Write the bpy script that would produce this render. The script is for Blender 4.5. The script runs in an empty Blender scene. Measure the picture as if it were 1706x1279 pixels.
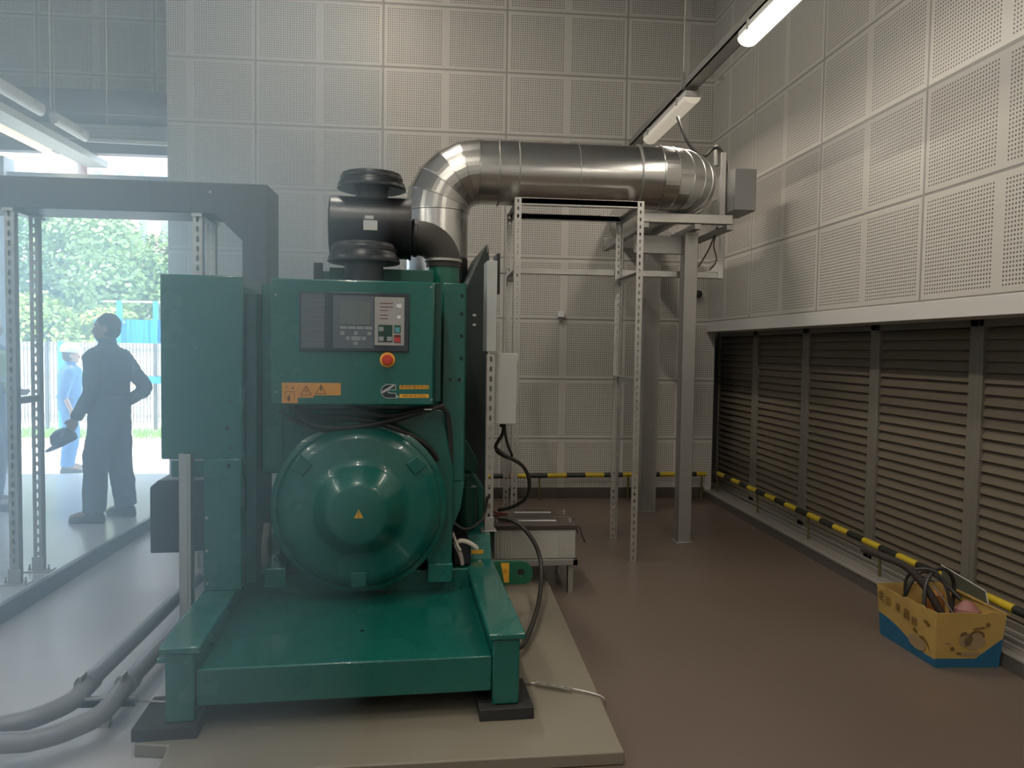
import bpy, bmesh, math, random
from mathutils import Vector, Matrix, noise

# ---------------------------------------------------------------- camera, light, exposure
C = bpy.context.scene.collection
SC = bpy.context.scene
R3 = math.radians
cam_d = bpy.data.cameras.new('camera'); cam = bpy.data.objects.new('camera', cam_d); C.objects.link(cam)
cam_d.sensor_width = 36; cam_d.lens = 1270.94 / 1706 * 36; cam_d.clip_end = 300; cam_d.clip_start = .05
_r = Vector((0.99543889, -0.09427705, 0.01460309)); _u = Vector((-0.01016562, 0.04737829, 0.99882529)); _f = Vector((0.09485817, 0.99441799, -0.04620381))
_m = Matrix((( _r.x, _u.x, -_f.x), (_r.y, _u.y, -_f.y), (_r.z, _u.z, -_f.z))).to_4x4()
_m.translation = (0, 0, 1.5015); cam.matrix_world = _m
SC.camera = cam
SC.view_settings.view_transform = 'Standard'; SC.view_settings.look = 'None'
SC.view_settings.gamma = 1; SC.view_settings.use_curve_mapping = False
SC.view_settings.exposure = 0.0
SC.cycles.use_denoising = True
SC.cycles.max_bounces = 9; SC.cycles.diffuse_bounces = 5; SC.cycles.glossy_bounces = 4; SC.cycles.transmission_bounces = 4
SC.cycles.sample_clamp_indirect = 20; SC.cycles.volume_bounces = 2; SC.cycles.caustics_reflective = False; SC.cycles.caustics_refractive = False

W = bpy.data.worlds.new('world'); SC.world = W; W.use_nodes = True
_bg = W.node_tree.nodes['Background']; _bg.inputs[0].default_value = (0.74, 0.88, 1.0, 1); _bg.inputs[1].default_value = 7

def light(name, kind, loc, rot, energy, color, **k):
    d = bpy.data.lights.new(name, kind); d.energy = energy; d.color = color
    for a, b in k.items(): setattr(d, a, b)
    o = bpy.data.objects.new(name, d); C.objects.link(o); o.location = loc; o.rotation_euler = rot
    return o
SUN = light('sun', 'SUN', (-10, 0, 20), (R3(34), 0, R3(-62)), 14, (1, .95, .88), angle=R3(4))

# ---------------------------------------------------------------- materials
MATS = {}
def mat(name, col, rough=.5, metal=0, noise_amt=.06, nscale=6, bump=0, bscale=60, spec=.5, emit=None, estr=0, coat=0, rvar=0):
    if name in MATS: return MATS[name]
    m = bpy.data.materials.new(name); m.use_nodes = True; nt = m.node_tree; b = nt.nodes['Principled BSDF']
    b.inputs['Roughness'].default_value = rough; b.inputs['Metallic'].default_value = metal
    b.inputs['Specular IOR Level'].default_value = spec
    b.inputs['Coat Weight'].default_value = coat
    tc = nt.nodes.new('ShaderNodeTexCoord')
    n = nt.nodes.new('ShaderNodeTexNoise'); n.inputs['Scale'].default_value = nscale; n.inputs['Detail'].default_value = 5
    nt.links.new(tc.outputs['Object'], n.inputs['Vector'])
    mx = nt.nodes.new('ShaderNodeMix'); mx.data_type = 'RGBA'
    mx.inputs[6].default_value = (*[max(0, c * (1 - noise_amt)) for c in col], 1)
    mx.inputs[7].default_value = (*[min(1, c * (1 + noise_amt)) for c in col], 1)
    nt.links.new(n.outputs['Fac'], mx.inputs[0]); nt.links.new(mx.outputs[2], b.inputs['Base Color'])
    if rvar:
        mr = nt.nodes.new('ShaderNodeMapRange'); mr.inputs[3].default_value = max(.02, rough - rvar); mr.inputs[4].default_value = rough + rvar
        nt.links.new(n.outputs['Fac'], mr.inputs[0]); nt.links.new(mr.outputs[0], b.inputs['Roughness'])
    if bump:
        n2 = nt.nodes.new('ShaderNodeTexNoise'); n2.inputs['Scale'].default_value = bscale; n2.inputs['Detail'].default_value = 6
        nt.links.new(tc.outputs['Object'], n2.inputs['Vector'])
        bp = nt.nodes.new('ShaderNodeBump'); bp.inputs['Strength'].default_value = bump; bp.inputs['Distance'].default_value = .01
        nt.links.new(n2.outputs['Fac'], bp.inputs['Height']); nt.links.new(bp.outputs[0], b.inputs['Normal'])
    if emit:
        b.inputs['Emission Color'].default_value = (*emit, 1); b.inputs['Emission Strength'].default_value = estr
    MATS[name] = m; return m

def _math(nt, op, a, b=None, c=None):
    n = nt.nodes.new('ShaderNodeMath'); n.operation = op
    for i, v in enumerate((a, b, c)):
        if v is None: continue
        if isinstance(v, (int, float)): n.inputs[i].default_value = v
        else: nt.links.new(v, n.inputs[i])
    return n.outputs[0]

def perf_mat(name, axis, u0, z0, col=(.545, .515, .47)):
    """white perforated metal acoustic panels, 1.2 x 0.6 m, in world metres"""
    m = bpy.data.materials.new(name); m.use_nodes = True; nt = m.node_tree; b = nt.nodes['Principled BSDF']
    g = nt.nodes.new('ShaderNodeNewGeometry'); s = nt.nodes.new('ShaderNodeSeparateXYZ'); nt.links.new(g.outputs['Position'], s.inputs[0])
    M = lambda *a: _math(nt, *a)
    u = M('SUBTRACT', s.outputs[axis], u0); z = M('SUBTRACT', s.outputs[2], z0)
    fr = lambda v, p: M('MULTIPLY', M('FRACT', M('DIVIDE', v, p)), p)
    edge = lambda v, p: M('MINIMUM', fr(v, p), M('SUBTRACT', p, fr(v, p)))
    def step(v, lo, hi, inv=False):
        r = nt.nodes.new('ShaderNodeMapRange'); r.inputs[1].default_value = lo; r.inputs[2].default_value = hi
        r.inputs[3].default_value = 1 if inv else 0; r.inputs[4].default_value = 0 if inv else 1
        nt.links.new(v, r.inputs[0]); return r.outputs[0]
    jv = step(edge(u, 1.2), .005, .011, True); jh = step(edge(z, .6), .005, .011, True)
    joint = M('MAXIMUM', jv, jh)
    pitch = .0212
    def cell(v):
        f = fr(v, .6)
        inside = M('MULTIPLY', step(f, .034, .036), step(f, .564, .566, True))
        c = M('MULTIPLY', M('SUBTRACT', M('FRACT', M('DIVIDE', M('SUBTRACT', f, .035), pitch)), .5), pitch)
        return inside, c
    iu, cu = cell(u); iz, cz = cell(z)
    r = M('SQRT', M('ADD', M('MULTIPLY', cu, cu), M('MULTIPLY', cz, cz)))
    hole = M('MULTIPLY', M('MULTIPLY', iu, iz), step(r, .0042, .0061, True))
    # panel-to-panel tint
    cu2 = nt.nodes.new('ShaderNodeCombineXYZ'); nt.links.new(M('FLOOR', M('DIVIDE', u, 1.2)), cu2.inputs[0]); nt.links.new(M('FLOOR', M('DIVIDE', z, .6)), cu2.inputs[1])
    wn = nt.nodes.new('ShaderNodeTexWhiteNoise'); wn.noise_dimensions = '2D'; nt.links.new(cu2.outputs[0], wn.inputs['Vector'])
    base = nt.nodes.new('ShaderNodeMix'); base.data_type = 'RGBA'
    base.inputs[6].default_value = (*[c * .95 for c in col], 1); base.inputs[7].default_value = (*[c * 1.05 for c in col], 1)
    nt.links.new(wn.outputs['Value'], base.inputs[0])
    m1 = nt.nodes.new('ShaderNodeMix'); m1.data_type = 'RGBA'; nt.links.new(M('MULTIPLY', joint, .62), m1.inputs[0]); nt.links.new(base.outputs[2], m1.inputs[6]); m1.inputs[7].default_value = (.16, .155, .15, 1)
    m2 = nt.nodes.new('ShaderNodeMix'); m2.data_type = 'RGBA'; nt.links.new(M('MULTIPLY', hole, .92), m2.inputs[0]); nt.links.new(m1.outputs[2], m2.inputs[6]); m2.inputs[7].default_value = (.06, .058, .055, 1)
    nt.links.new(m2.outputs[2], b.inputs['Base Color'])
    b.inputs['Roughness'].default_value = .42
    h = M('SUBTRACT', 1, M('MAXIMUM', joint, M('MULTIPLY', hole, .5)))
    bp = nt.nodes.new('ShaderNodeBump'); bp.inputs['Strength'].default_value = .5; bp.inputs['Distance'].default_value = .006
    nt.links.new(h, bp.inputs['Height']); nt.links.new(bp.outputs[0], b.inputs['Normal'])
    return m

def stripe_mat(name, axis, pitch, c1, c2, off=0):
    m = bpy.data.materials.new(name); m.use_nodes = True; nt = m.node_tree; b = nt.nodes['Principled BSDF']
    g = nt.nodes.new('ShaderNodeNewGeometry'); s = nt.nodes.new('ShaderNodeSeparateXYZ'); nt.links.new(g.outputs['Position'], s.inputs[0])
    f = _math(nt, 'FRACT', _math(nt, 'DIVIDE', _math(nt, 'ADD', s.outputs[axis], off), pitch * 2))
    k = _math(nt, 'GREATER_THAN', f, .5)
    mx = nt.nodes.new('ShaderNodeMix'); mx.data_type = 'RGBA'; mx.inputs[6].default_value = (*c1, 1); mx.inputs[7].default_value = (*c2, 1)
    nt.links.new(k, mx.inputs[0]); nt.links.new(mx.outputs[2], b.inputs['Base Color']); b.inputs['Roughness'].default_value = .5
    return m

GREEN = mat('green_enamel', (.006, .105, .086), .27, 0, .03, 3, bump=.02, bscale=25, coat=.35, rvar=.05)
GREEN2 = mat('green_enamel_dull', (.008, .08, .06), .45, 0, .05, 4)
BLACK = mat('black_plastic', (.010, .010, .012), .34, 0, .1, 6)
BLACKM = mat('black_metal', (.02, .022, .025), .45, .2, .15, 8)
RUBBER = mat('black_rubber', (.022, .021, .02), .7, 0, .2, 10, bump=.2)
DUCT = mat('dark_grey_duct_paint', (.075, .08, .09), .45, 0, .08, 3)
ALU = mat('aluminium_cladding', (.62, .61, .59), .24, 1, .05, 3, bump=.12, bscale=5, rvar=.08)
GALV = mat('galvanised_steel', (.5, .49, .46), .42, .85, .12, 14, rvar=.08)
STEEL = mat('grey_steel', (.36, .35, .33), .45, .7, .08, 8)
PAINTW = mat('white_painted_metal', (.6, .58, .55), .4, 0, .04, 4)
GREYBOX = mat('light_grey_box_paint', (.42, .42, .40), .42, 0, .04, 5)
GREYD = mat('mid_grey_box_paint', (.24, .235, .23), .45, 0, .04, 5)
CONDUIT = mat('grey_pvc', (.20, .20, .215), .38, 0, .1, 5)
YEL = mat('yellow_sticker', (.72, .36, .03), .5, 0, .05, 20)
ORG = mat('orange_sticker', (.62, .27, .04), .5, 0, .05, 20)
INK = mat('dark_brown_ink', (.10, .03, .01), .6)
WHITE = mat('white_plastic', (.7, .7, .68), .4, 0, .03)
PAPER = mat('white_label_paper', (.6, .6, .58), .6, 0, .05, 30)
CABLE = mat('black_cable', (.03, .028, .025), .5, 0, .1, 20)

# ---------------------------------------------------------------- mesh helpers
class MB:
    def __init__(s, M=None): s.bm = bmesh.new(); s.M = M or Matrix()
    def v(s, p): return s.bm.verts.new(s.M @ Vector(p))
    def face(s, vs):
        try: return s.bm.faces.new(vs)
        except ValueError: return None
    def box(s, x0, x1, y0, y1, z0, z1):
        a = [s.v((x, y, z)) for z in (z0, z1) for y in (y0, y1) for x in (x0, x1)]
        for q in ((0, 2, 3, 1), (4, 5, 7, 6), (0, 1, 5, 4), (2, 6, 7, 3), (0, 4, 6, 2), (1, 3, 7, 5)): s.face([a[i] for i in q])
        return s
    def prism(s, pts, axis, a, b):
        """2-D outline pts extruded along axis 0/1/2 from a to b"""
        def P(p, t):
            q = [p[0], p[1]]; q.insert(axis, t); return q
        A = [s.v(P(p, a)) for p in pts]; B = [s.v(P(p, b)) for p in pts]; n = len(pts)
        s.face(A[::-1]); s.face(B)
        for i in range(n): s.face([A[i], A[(i + 1) % n], B[(i + 1) % n], B[i]])
        return s
    def rings(s, rings, cap=True, closed=False):
        R = [[s.v(p) for p in r] for r in rings]; n = len(R[0])
        for i in range(len(R) - (0 if closed else 1)):
            a, b = R[i], R[(i + 1) % len(R)]
            for j in range(n): s.face([a[j], a[(j + 1) % n], b[(j + 1) % n], b[j]])
        if cap and not closed: s.face(R[0][::-1]); s.face(R[-1])
        return s
    def tube(s, pts, r, n=10, cap=True, sub=0):
        pts = [Vector(p) for p in pts]
        if sub: pts = spline(pts, sub)
        rr = r if isinstance(r, (list, tuple)) else [r] * len(pts)
        if len(rr) != len(pts): rr = [rr[0] + (rr[-1] - rr[0]) * i / (len(pts) - 1) for i in range(len(pts))]
        out = []; up = None
        for i, p in enumerate(pts):
            t = (pts[min(i + 1, len(pts) - 1)] - pts[max(i - 1, 0)]).normalized()
            if up is None: up = Vector((0, 0, 1)) if abs(t.z) < .9 else Vector((1, 0, 0))
            x = up.cross(t).normalized(); y = t.cross(x).normalized(); up = y
            out.append([p + (x * math.cos(2 * math.pi * k / n) + y * math.sin(2 * math.pi * k / n)) * rr[i] for k in range(n)])
        return s.rings(out, cap)
    def lathe(s, prof, o, ax, n=40, cap=True):
        """prof: (radius, distance along ax)"""
        ax = Vector(ax).normalized(); o = Vector(o)
        x = (Vector((0, 0, 1)) if abs(ax.z) < .9 else Vector((1, 0, 0))).cross(ax).normalized(); y = ax.cross(x)
        return s.rings([[o + ax * d + (x * math.cos(2 * math.pi * k / n) + y * math.sin(2 * math.pi * k / n)) * max(r, 1e-4) for k in range(n)] for r, d in prof], cap)
    def slotted(s, o, ud, vd, w, L, t=.003, pitch=.04, sw=.011, sh=.022, ph=0):
        """flat strip with a row of rounded slots"""
        o, ud, vd = Vector(o), Vector(ud).normalized(), Vector(vd).normalized(); nrm = ud.cross(vd) * t
        n = max(1, int(L / pitch)); p = L / n
        for i in range(n):
            c = o + ud * w / 2 + vd * (i + .5) * p
            O, I = [], []
            for (a, b) in ((-1, -1), (-.4, -1), (.4, -1), (1, -1), (1, 1), (.4, 1), (-.4, 1), (-1, 1)):
                O.append((a * w / 2, b * p / 2))
            for (a, b) in ((-1, -.55), (-.5, -1), (.5, -1), (1, -.55), (1, .55), (.5, 1), (-.5, 1), (-1, .55)):
                I.append((a * sw / 2, b * sh / 2))
            lay = []
            for off in (Vector((0, 0, 0)), nrm):
                lay.append(([s.v(c + ud * a + vd * b + off) for a, b in O], [s.v(c + ud * a + vd * b + off) for a, b in I]))
            (Oa, Ia), (Ob, Ib) = lay
            for k in range(8):
                l = (k + 1) % 8
                s.face([Oa[l], Oa[k], Ia[k], Ia[l]]); s.face([Ob[k], Ob[l], Ib[l], Ib[k]]); s.face([Ia[k], Ib[k], Ib[l], Ia[l]])
                if k in (3, 7): s.face([Oa[k], Oa[l], Ob[l], Ob[k]])
        return s
    def build(s, name, m, parent=None, bevel=0, smooth=None, seg=2, local=False, recalc=True):
        bm = s.bm
        if recalc: bmesh.ops.recalc_face_normals(bm, faces=bm.faces)
        me = bpy.data.meshes.new(name)
        o = bpy.data.objects.new(name, me); C.objects.link(o)
        if parent is not None:
            if not local: bm.transform(world(parent).inverted())
            o.parent = parent
        bm.to_mesh(me); bm.free()
        if parent is None:
            if me.vertices and not name.startswith(('wall', 'floor', 'ceiling')):
                xs = [v.co for v in me.vertices]
                c = Vector(((min(v.x for v in xs) + max(v.x for v in xs)) / 2, (min(v.y for v in xs) + max(v.y for v in xs)) / 2, min(v.z for v in xs)))
                me.transform(Matrix.Translation(-c)); o.location = c
        me.materials.append(m)
        if bevel:
            b = o.modifiers.new('bevel', 'BEVEL'); b.width = bevel; b.segments = seg; b.limit_method = 'ANGLE'; b.angle_limit = R3(35)
        if smooth is None: smooth = bool(bevel)
        if smooth:
            for p in me.polygons: p.use_smooth = True
            try: me.set_sharp_from_angle(angle=R3(38))
            except Exception: pass
        return o

def world(o):
    m = o.matrix_basis.copy()
    while o.parent: o = o.parent; m = o.matrix_basis @ m
    return m
def spline(P, n):
    out = []
    for i in range(len(P) - 1):
        a, b, c, d = P[max(i - 1, 0)], P[i], P[i + 1], P[min(i + 2, len(P) - 1)]
        for k in range(n):
            t = k / n
            out.append(.5 * ((2 * b) + (c - a) * t + (2 * a - 5 * b + 4 * c - d) * t * t + (3 * b - a - 3 * c + d) * t ** 3))
    out.append(P[-1]); return out
def tag(o, label, cat, group=None, kind=None):
    o['label'] = label; o['category'] = cat
    if group: o['group'] = group
    if kind: o['kind'] = kind
    return o
def empty(name, loc, rz, label, cat, group=None):
    o = bpy.data.objects.new(name, None); C.objects.link(o); o.location = loc; o.rotation_euler = (0, 0, rz); o.empty_display_size = .1
    return tag(o, label, cat, group)
def struct(o): o['kind'] = 'structure'; return o
def copy_tree(o, parent=None):
    c = o.copy(); C.objects.link(c); c.parent = parent
    for ch in list(o.children): copy_tree(ch, c)
    return c
def text(name, s, size, m, parent, loc, rot=(math.pi / 2, 0, 0), sx=1.0, local=True, align='CENTER', depth=.0004):
    cu = bpy.data.curves.new(name, 'FONT'); cu.body = s; cu.size = size; cu.align_x = align; cu.align_y = 'CENTER'; cu.extrude = depth
    t = bpy.data.objects.new(name + '_c', cu); C.objects.link(t)
    dg = bpy.context.evaluated_depsgraph_get(); dg.update()
    me = bpy.data.meshes.new_from_object(t.evaluated_get(dg)); bpy.data.objects.remove(t)
    o = bpy.data.objects.new(name, me); C.objects.link(o); o.parent = parent
    o.location = loc; o.rotation_euler = rot; o.scale = (sx, 1, 1)
    me.materials.clear(); me.materials.append(m); return o

# ================================================================ SETTING
D = 7.58; WR = 2.72
PB = perf_mat('perforated_panels_back', 0, -1.77, 0.0)
PR = perf_mat('perforated_panels_right', 1, 4.129, 0.0)
PF = perf_mat('perforated_panels_far', 0, -3.09, 0.16)
FLOORM = mat('brown_epoxy_floor', (.125, .093, .074), .36, 0, .14, 1.3, bump=.02, bscale=14, rvar=.08)
FLOORL = mat('pale_grey_concrete', (.40, .385, .40), .38, 0, .2, 2.6, bump=.2, bscale=9, rvar=.1)
CEIL = mat('ceiling_paint', (.45, .44, .43), .8)
WPAINT = mat('white_wall_paint', (.62, .61, .6), .7)

struct(MB().box(-.93, 3.3, -3, D + .15, -.12, 0).build('floor', FLOORM))
struct(MB().box(-2.3, -.93, -3, D + .15, -.12, 0).build('floor', FLOORL))
WALK = mat('glossy_pale_walkway', (.55, .56, .58), .2, 0, .08, 1.5, bump=.03, bscale=6, rvar=.08)
struct(MB().box(-7.5, -2.33, -3, 8.5, -.12, .10).build('floor', WALK, bevel=.006))
struct(MB().box(-2.33, -2.3, -3, 8.5, -.12, .10).build('trim_1', mat('dark_kerb_paint', (.12, .125, .14), .5)))
struct(MB().box(-2.58, 2.80, D, D + .12, 0, 6).build('wall_back', PB))
struct(MB().box(-2.55, WR, D - .012, D, 0, .107).build('baseboard_back', mat('dark_baseboard', (.075, .06, .05), .5)))
struct(MB().box(WR, WR + .35, -3, D + .12, 1.80, 6).build('wall_right', PR))
struct(MB().box(WR - .006, WR + .25, -3, D + .12, 1.70, 1.80).build('trim_2', PAINTW, bevel=.003))
struct(MB().box(WR, 3.12, -3, 8.2, -.02, .075).build('trim_3', mat('kerb_side_grey', (.09, .08, .07), .6)))
# sill top with grooves
g = MB()
g.box(WR - .004, WR + .045, -3, D, .072, .082)
for i in range(6): g.box(WR + .055 + i * .038, WR + .055 + i * .038 + .03, -3, 8.1, .07, .08)
struct(g.build('trim_4', mat('sill_metal', (.30, .275, .25), .5, .2)))
struct(MB().box(-7.5, 3.4, -3.1, 9, 6, 6.15).build('ceiling', CEIL))
struct(MB().box(-7.6, 3.4, -3.15, -3, -.12, 6).build('wall_front', WPAINT))
struct(MB().box(-7.65, -7.5, -3.1, 9, -.12, 6).build('wall_left', WPAINT))
struct(MB().box(2.79, 3.16, 8.0, 8.3, -.1, 6).box(2.60, 2.79, D + .12, 8.3, -.1, 6).build('wall_light_block', MATS['dark_void'] if 'dark_void' in MATS else mat('dark_void', (.05, .045, .04), .9)))  # added closing block, stops daylight leaking past the louvre end
struct(MB().box(3.16, 3.3, -3, 8.3, -.1, 2.0).build('wall_right_outer', mat('dark_void', (.05, .045, .04), .9)))
# far wall of the left bay, above and beside the big doorway
FY = 8.7
struct(MB().box(-7.6, -2.0, FY, FY + .15, 4.10, 6).build('wall_far', PF))
struct(MB().box(-7.6, -5.6, FY, FY + .15, -.1, 4.10).build('wall_far_side', WPAINT))
struct(MB().box(-2.58, -2.46, D + .12, FY, 0, 6).build('wall_return', PAINTW))
struct(MB().box(-2.56, -2.0, FY, FY + .15, 0, 4.1).build('wall_far_end', WPAINT))
# header box of the doorway: rolled-up shutter housing and lintel rails
SHUT = mat('shutter_grey', (.30, .31, .33), .5, .3)
s_ = empty('roller_shutter', (-4.1, FY - .3, 3.46), 0, 'grey rolled-up shutter housing above the big doorway', 'roller shutter')
mb = MB(); prof = [(r_ * math.cos(a) * .2, 3.93 + r_ * math.sin(a) * .2) for r_, a in [(1, i * math.pi / 12) for i in range(24)]]
mb.prism([(FY - .22 + p[0], p[1]) for p in prof], 0, -5.6, -2.6); mb.build('housing', SHUT, s_, smooth=True)
mb = MB(); mb.box(-5.6, -2.6, FY - .35, FY + .05, 3.60, 3.75)
for i in range(3): mb.box(-5.6, -2.6, FY - .36, FY - .34, 3.62 + i * .045, 3.64 + i * .045)
mb.build('lower_panel', mat('shutter_light', (.5, .52, .53), .45), s_, bevel=.004)
MB().box(-5.6, -2.6, FY - .42, FY - .3, 3.44, 3.575).build('guide_beam', SHUT, s_, bevel=.006)
struct(MB().box(-5.6, -2.6, FY - .05, FY + .1, 3.23, 3.30).build('trim_5', SHUT, bevel=.004))
# doorway outer frame post, left
struct(MB().box(-4.78, -4.58, FY - .12, FY + .1, -.05, 3.45).build('door_1', mat('door_post_grey', (.42, .43, .46), .45), bevel=.01))

# ---------------------------------------------------------------- louvre bank on the right
LOUV = mat('louvre_slat_paint', (.13, .105, .076), .5, 0, .08, 4)
LFR = mat('louvre_frame_paint', (.16, .145, .12), .5)
proto = None
ys = [7.99 - i * 1.0 for i in range(8)]
lab = ['dark brown louvre panel at the back corner, farthest of the bank', 'dark brown louvre panel second from the back corner', 'dark brown louvre panel in the middle of the right wall bank, third from the corner',
       'dark brown louvre panel behind the cardboard carton side, fourth from the corner', 'dark brown louvre panel cut by the right edge of the frame']
for i in range(5):
    if proto is None:
        t = empty('louvre_panel', (3.0, ys[0], .08), 0, lab[0], 'louvre', 'louvre panels in the right wall')
        fr = MB(); fr.box(2.985, 3.06, ys[0] - 1.0, ys[0] - .93, .08, 1.72); fr.box(2.985, 3.06, ys[0] - .04, ys[0], .08, 1.72)
        fr.box(2.985, 3.06, ys[0] - 1, ys[0], 1.66, 1.72); fr.box(2.985, 3.06, ys[0] - 1, ys[0], .08, .12); fr.build('frame', LFR, t, bevel=.004)
        sl = MB(); n = 25
        for k in range(n):
            z = .13 + k * .061
            sl.prism([(2.998, z), (3.002, z - .003), (3.028, z + .058), (3.022, z + .060)], 1, ys[0] - .935, ys[0] - .035)
        sl.build('slats', LOUV, t)
        MB().box(3.07, 3.08, ys[0] - 1, ys[0], .08, 1.72).build('backing', mat('louvre_backing', (.05, .045, .038), .8), t)
        proto = t
    else:
        t = copy_tree(proto); t.location.y = ys[i]; t['label'] = lab[i]

# striped guard rails
YB = stripe_mat('yellow_black_tape_y', 1, .19, (.5, .36, .02), (.012, .014, .01))
YBX = stripe_mat('yellow_black_tape_x', 0, .19, (.5, .36, .02), (.02, .022, .018), .06)
t = empty('guard_rail', (2.81, 5, .08), 0, 'low black and yellow striped rail on the sill before the louvres', 'guard rail')
MB().tube([(2.81, -1, .255), (2.81, 7.5, .275)], .022, 12).build('rail', YB, t, smooth=True)
for y in (7.45, 6.47, 5.53, 4.58, 3.64, 2.7):
    MB().tube([(2.82, y, .078), (2.815, y, .25)], .009, 8).build('leg', mat('rail_post', (.10, .09, .03), .5), t, smooth=True)
t = empty('guard_rail', (1.5, 7.45, 0), 0, 'low black and yellow striped rail along the foot of the back wall', 'guard rail')
MB().tube([(-.2, 7.47, .235), (2.70, 7.47, .262)], .024, 12).build('rail', YBX, t, smooth=True)
for x in (.1, 1.0, 1.9, 2.66): MB().tube([(x, 7.47, 0), (x, 7.47, .24)], .009, 8).build('leg', MATS['rail_post'], t, smooth=True)

# plinth below the generator
PL = mat('cream_concrete_plinth', (.20, .175, .135), .5, 0, .1, 1.6, bump=.05, bscale=20)
tag(MB().prism([(-.94, 2.60), (.682, 2.646), (.70, 6.6), (-1.2, 6.6), (-1.09, 2.82), (-.965, 2.80)], 2, .0, .05).build('plinth', PL, bevel=.006), 'low cream concrete slab under the green generator', 'plinth')

# ================================================================ GENERATOR (own frame: x right, y back)
G = empty('diesel_generator', (-.996, 2.864, 0.0), R3(3.2), 'large green diesel generator set on a steel skid in the middle of the room', 'generator')
def gp(mb, name, m=GREEN, bevel=.004, **k): return mb.build(name, m, k.pop('parent', G), bevel=bevel, local=True, **k)
# skid
mb = MB(); mb.box(0, .105, 0, 3.3, .10, .36); mb.box(-.022, .125, -.01, 3.3, .36, .386); mb.box(-.03, .01, .0, 3.3, .325, .345)
mb.box(1.218, 1.325, 0, 3.3, .10, .36); mb.box(1.20, 1.347, -.01, 1.08, .36, .386)
mb.prism([(1.04, .36), (1.14, .50), (1.3, .50), (3.3, .5), (3.3, .36)], 0, 1.218, 1.345)
mb.box(.105, 1.218, .015, .095, .15, .292); mb.box(.105, 1.218, 3.2, 3.3, .12, .3)
mb.box(.105, 1.218, .9, 1.25, .27, .385)
gp(mb, 'skid_frame', bevel=.006)
mb = MB(); mb.box(.105, 1.218, .06, 3.2, .262, .284); gp(mb, 'deck_plate', GREEN, .003)
gp(MB().lathe([(.011, 0), (.011, .0015)], (.70, .36, .284), (0, 0, 1), 14), 'drain_hole', BLACK, 0)
for (a, b, y0) in ((-.11, .12, -.03), (1.165, 1.38, -.03), (-.11, .12, 2.2), (1.165, 1.38, 2.2)):
    mb = MB(); mb.box(a, b, y0, y0 + .27, .05, .098); gp(mb, 'rubber_foot', RUBBER, .004)
for x in (.03, 1.29):
    gp(MB().lathe([(.012, 0), (.012, .014), (.007, .015), (.007, .035)], (x + .06 * (1 if x < 1 else -1), -.012 + .03, .098), (0, 0, 1), 6), 'foot_bolt', GALV, 0)
# alternator body
ac = (.668, .74)
mb = MB(); mb.lathe([(.2, .80), (.40, .80), (.405, .86), (.405, 1.9), (.36, 1.95), (.36, 2.05)], (ac[0], 0, ac[1]), (0, 1, 0), 72)
gp(mb, 'alternator_barrel', GREEN, .004)
mb = MB(); mb.lathe([(.0, .585), (.125, .585), (.137, .590), (.148, .60), (.205, .672), (.215, .684), (.24, .692), (.325, .700), (.338, .704), (.372, .728), (.384, .742), (.386, .755), (.405, .758), (.413, .765), (.413, .80), (.0, .80)], (ac[0], 0, ac[1]), (0, 1, 0), 96)
cover = gp(mb, 'fan_cover', GREEN, .0, smooth=True)
for ang in (270, 38, 142):
    a = R3(ang); cx, cz = ac[0] + .335 * math.cos(a), ac[1] + .335 * math.sin(a)
    M = Matrix.Translation((cx, .70, cz)) @ Matrix.Rotation(-(a - math.pi / 2), 4, 'Y')
    mb = MB(M)
    mb.box(-.036, .036, -.012, .03, -.036, .036); gp(mb, 'cover_lug', GREEN, .006, parent=cover)
# side casting of the alternator (right), foot, left flank
mb = MB(); mb.prism([(.70, .42), (.82, .50), (.93, .50), (.99, .455), (1.0, .36), (1.115, .36), (1.118, .9), (1.06, 1.20), (.3, 1.20), (.3, .9)], 1, .83, 1.25)
gp(mb, 'alternator_frame', GREEN, .008)
mb = MB(); mb.box(.995, 1.118, .80, 1.0, .345, .44); gp(mb, 'mounting_foot', GREEN, .006)
for x, y in ((1.03, .86), (1.08, .93)):
    gp(MB().lathe([(.02, 0), (.02, .012), (.010, .013), (.010, .03)], (x, y, .44), (0, 0, 1), 6), 'foot_nut', BLACKM, 0)
mb = MB(); mb.box(.22, .32, .80, 1.0, .345, .44); gp(mb, 'mounting_foot', GREEN, .006)
# terminal box above
mb = MB(); mb.box(.20, 1.045, .86, 1.55, 1.10, 1.79); mb.box(.20, .33, .86, 1.2, .885, 1.12); gp(mb, 'terminal_box', GREEN, .008)
# right upright plate
mb = MB(); mb.box(1.062, 1.178, .87, .885, .835, 1.82); mb.box(1.165, 1.178, .87, 1.5, .835, 1.82); mb.prism([(1.07, .835), (1.178, .835), (1.16, .70), (1.10, .55), (1.085, .55)], 1, .872, .882)
rp = gp(mb, 'side_plate', GREEN, .004)
for z in (1.76, 1.67, 1.56, 1.45): gp(MB().lathe([(.008, 0), (.006, .005)], (1.155, .87, z), (0, -1, 0), 10), 'plate_screw', BLACKM, 0, parent=rp)
for x in (1.10, 1.145): gp(MB().lathe([(.008, 0), (.006, .005)], (x, .87, 1.345), (0, -1, 0), 10), 'plate_screw', BLACKM, 0, parent=rp)
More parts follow.
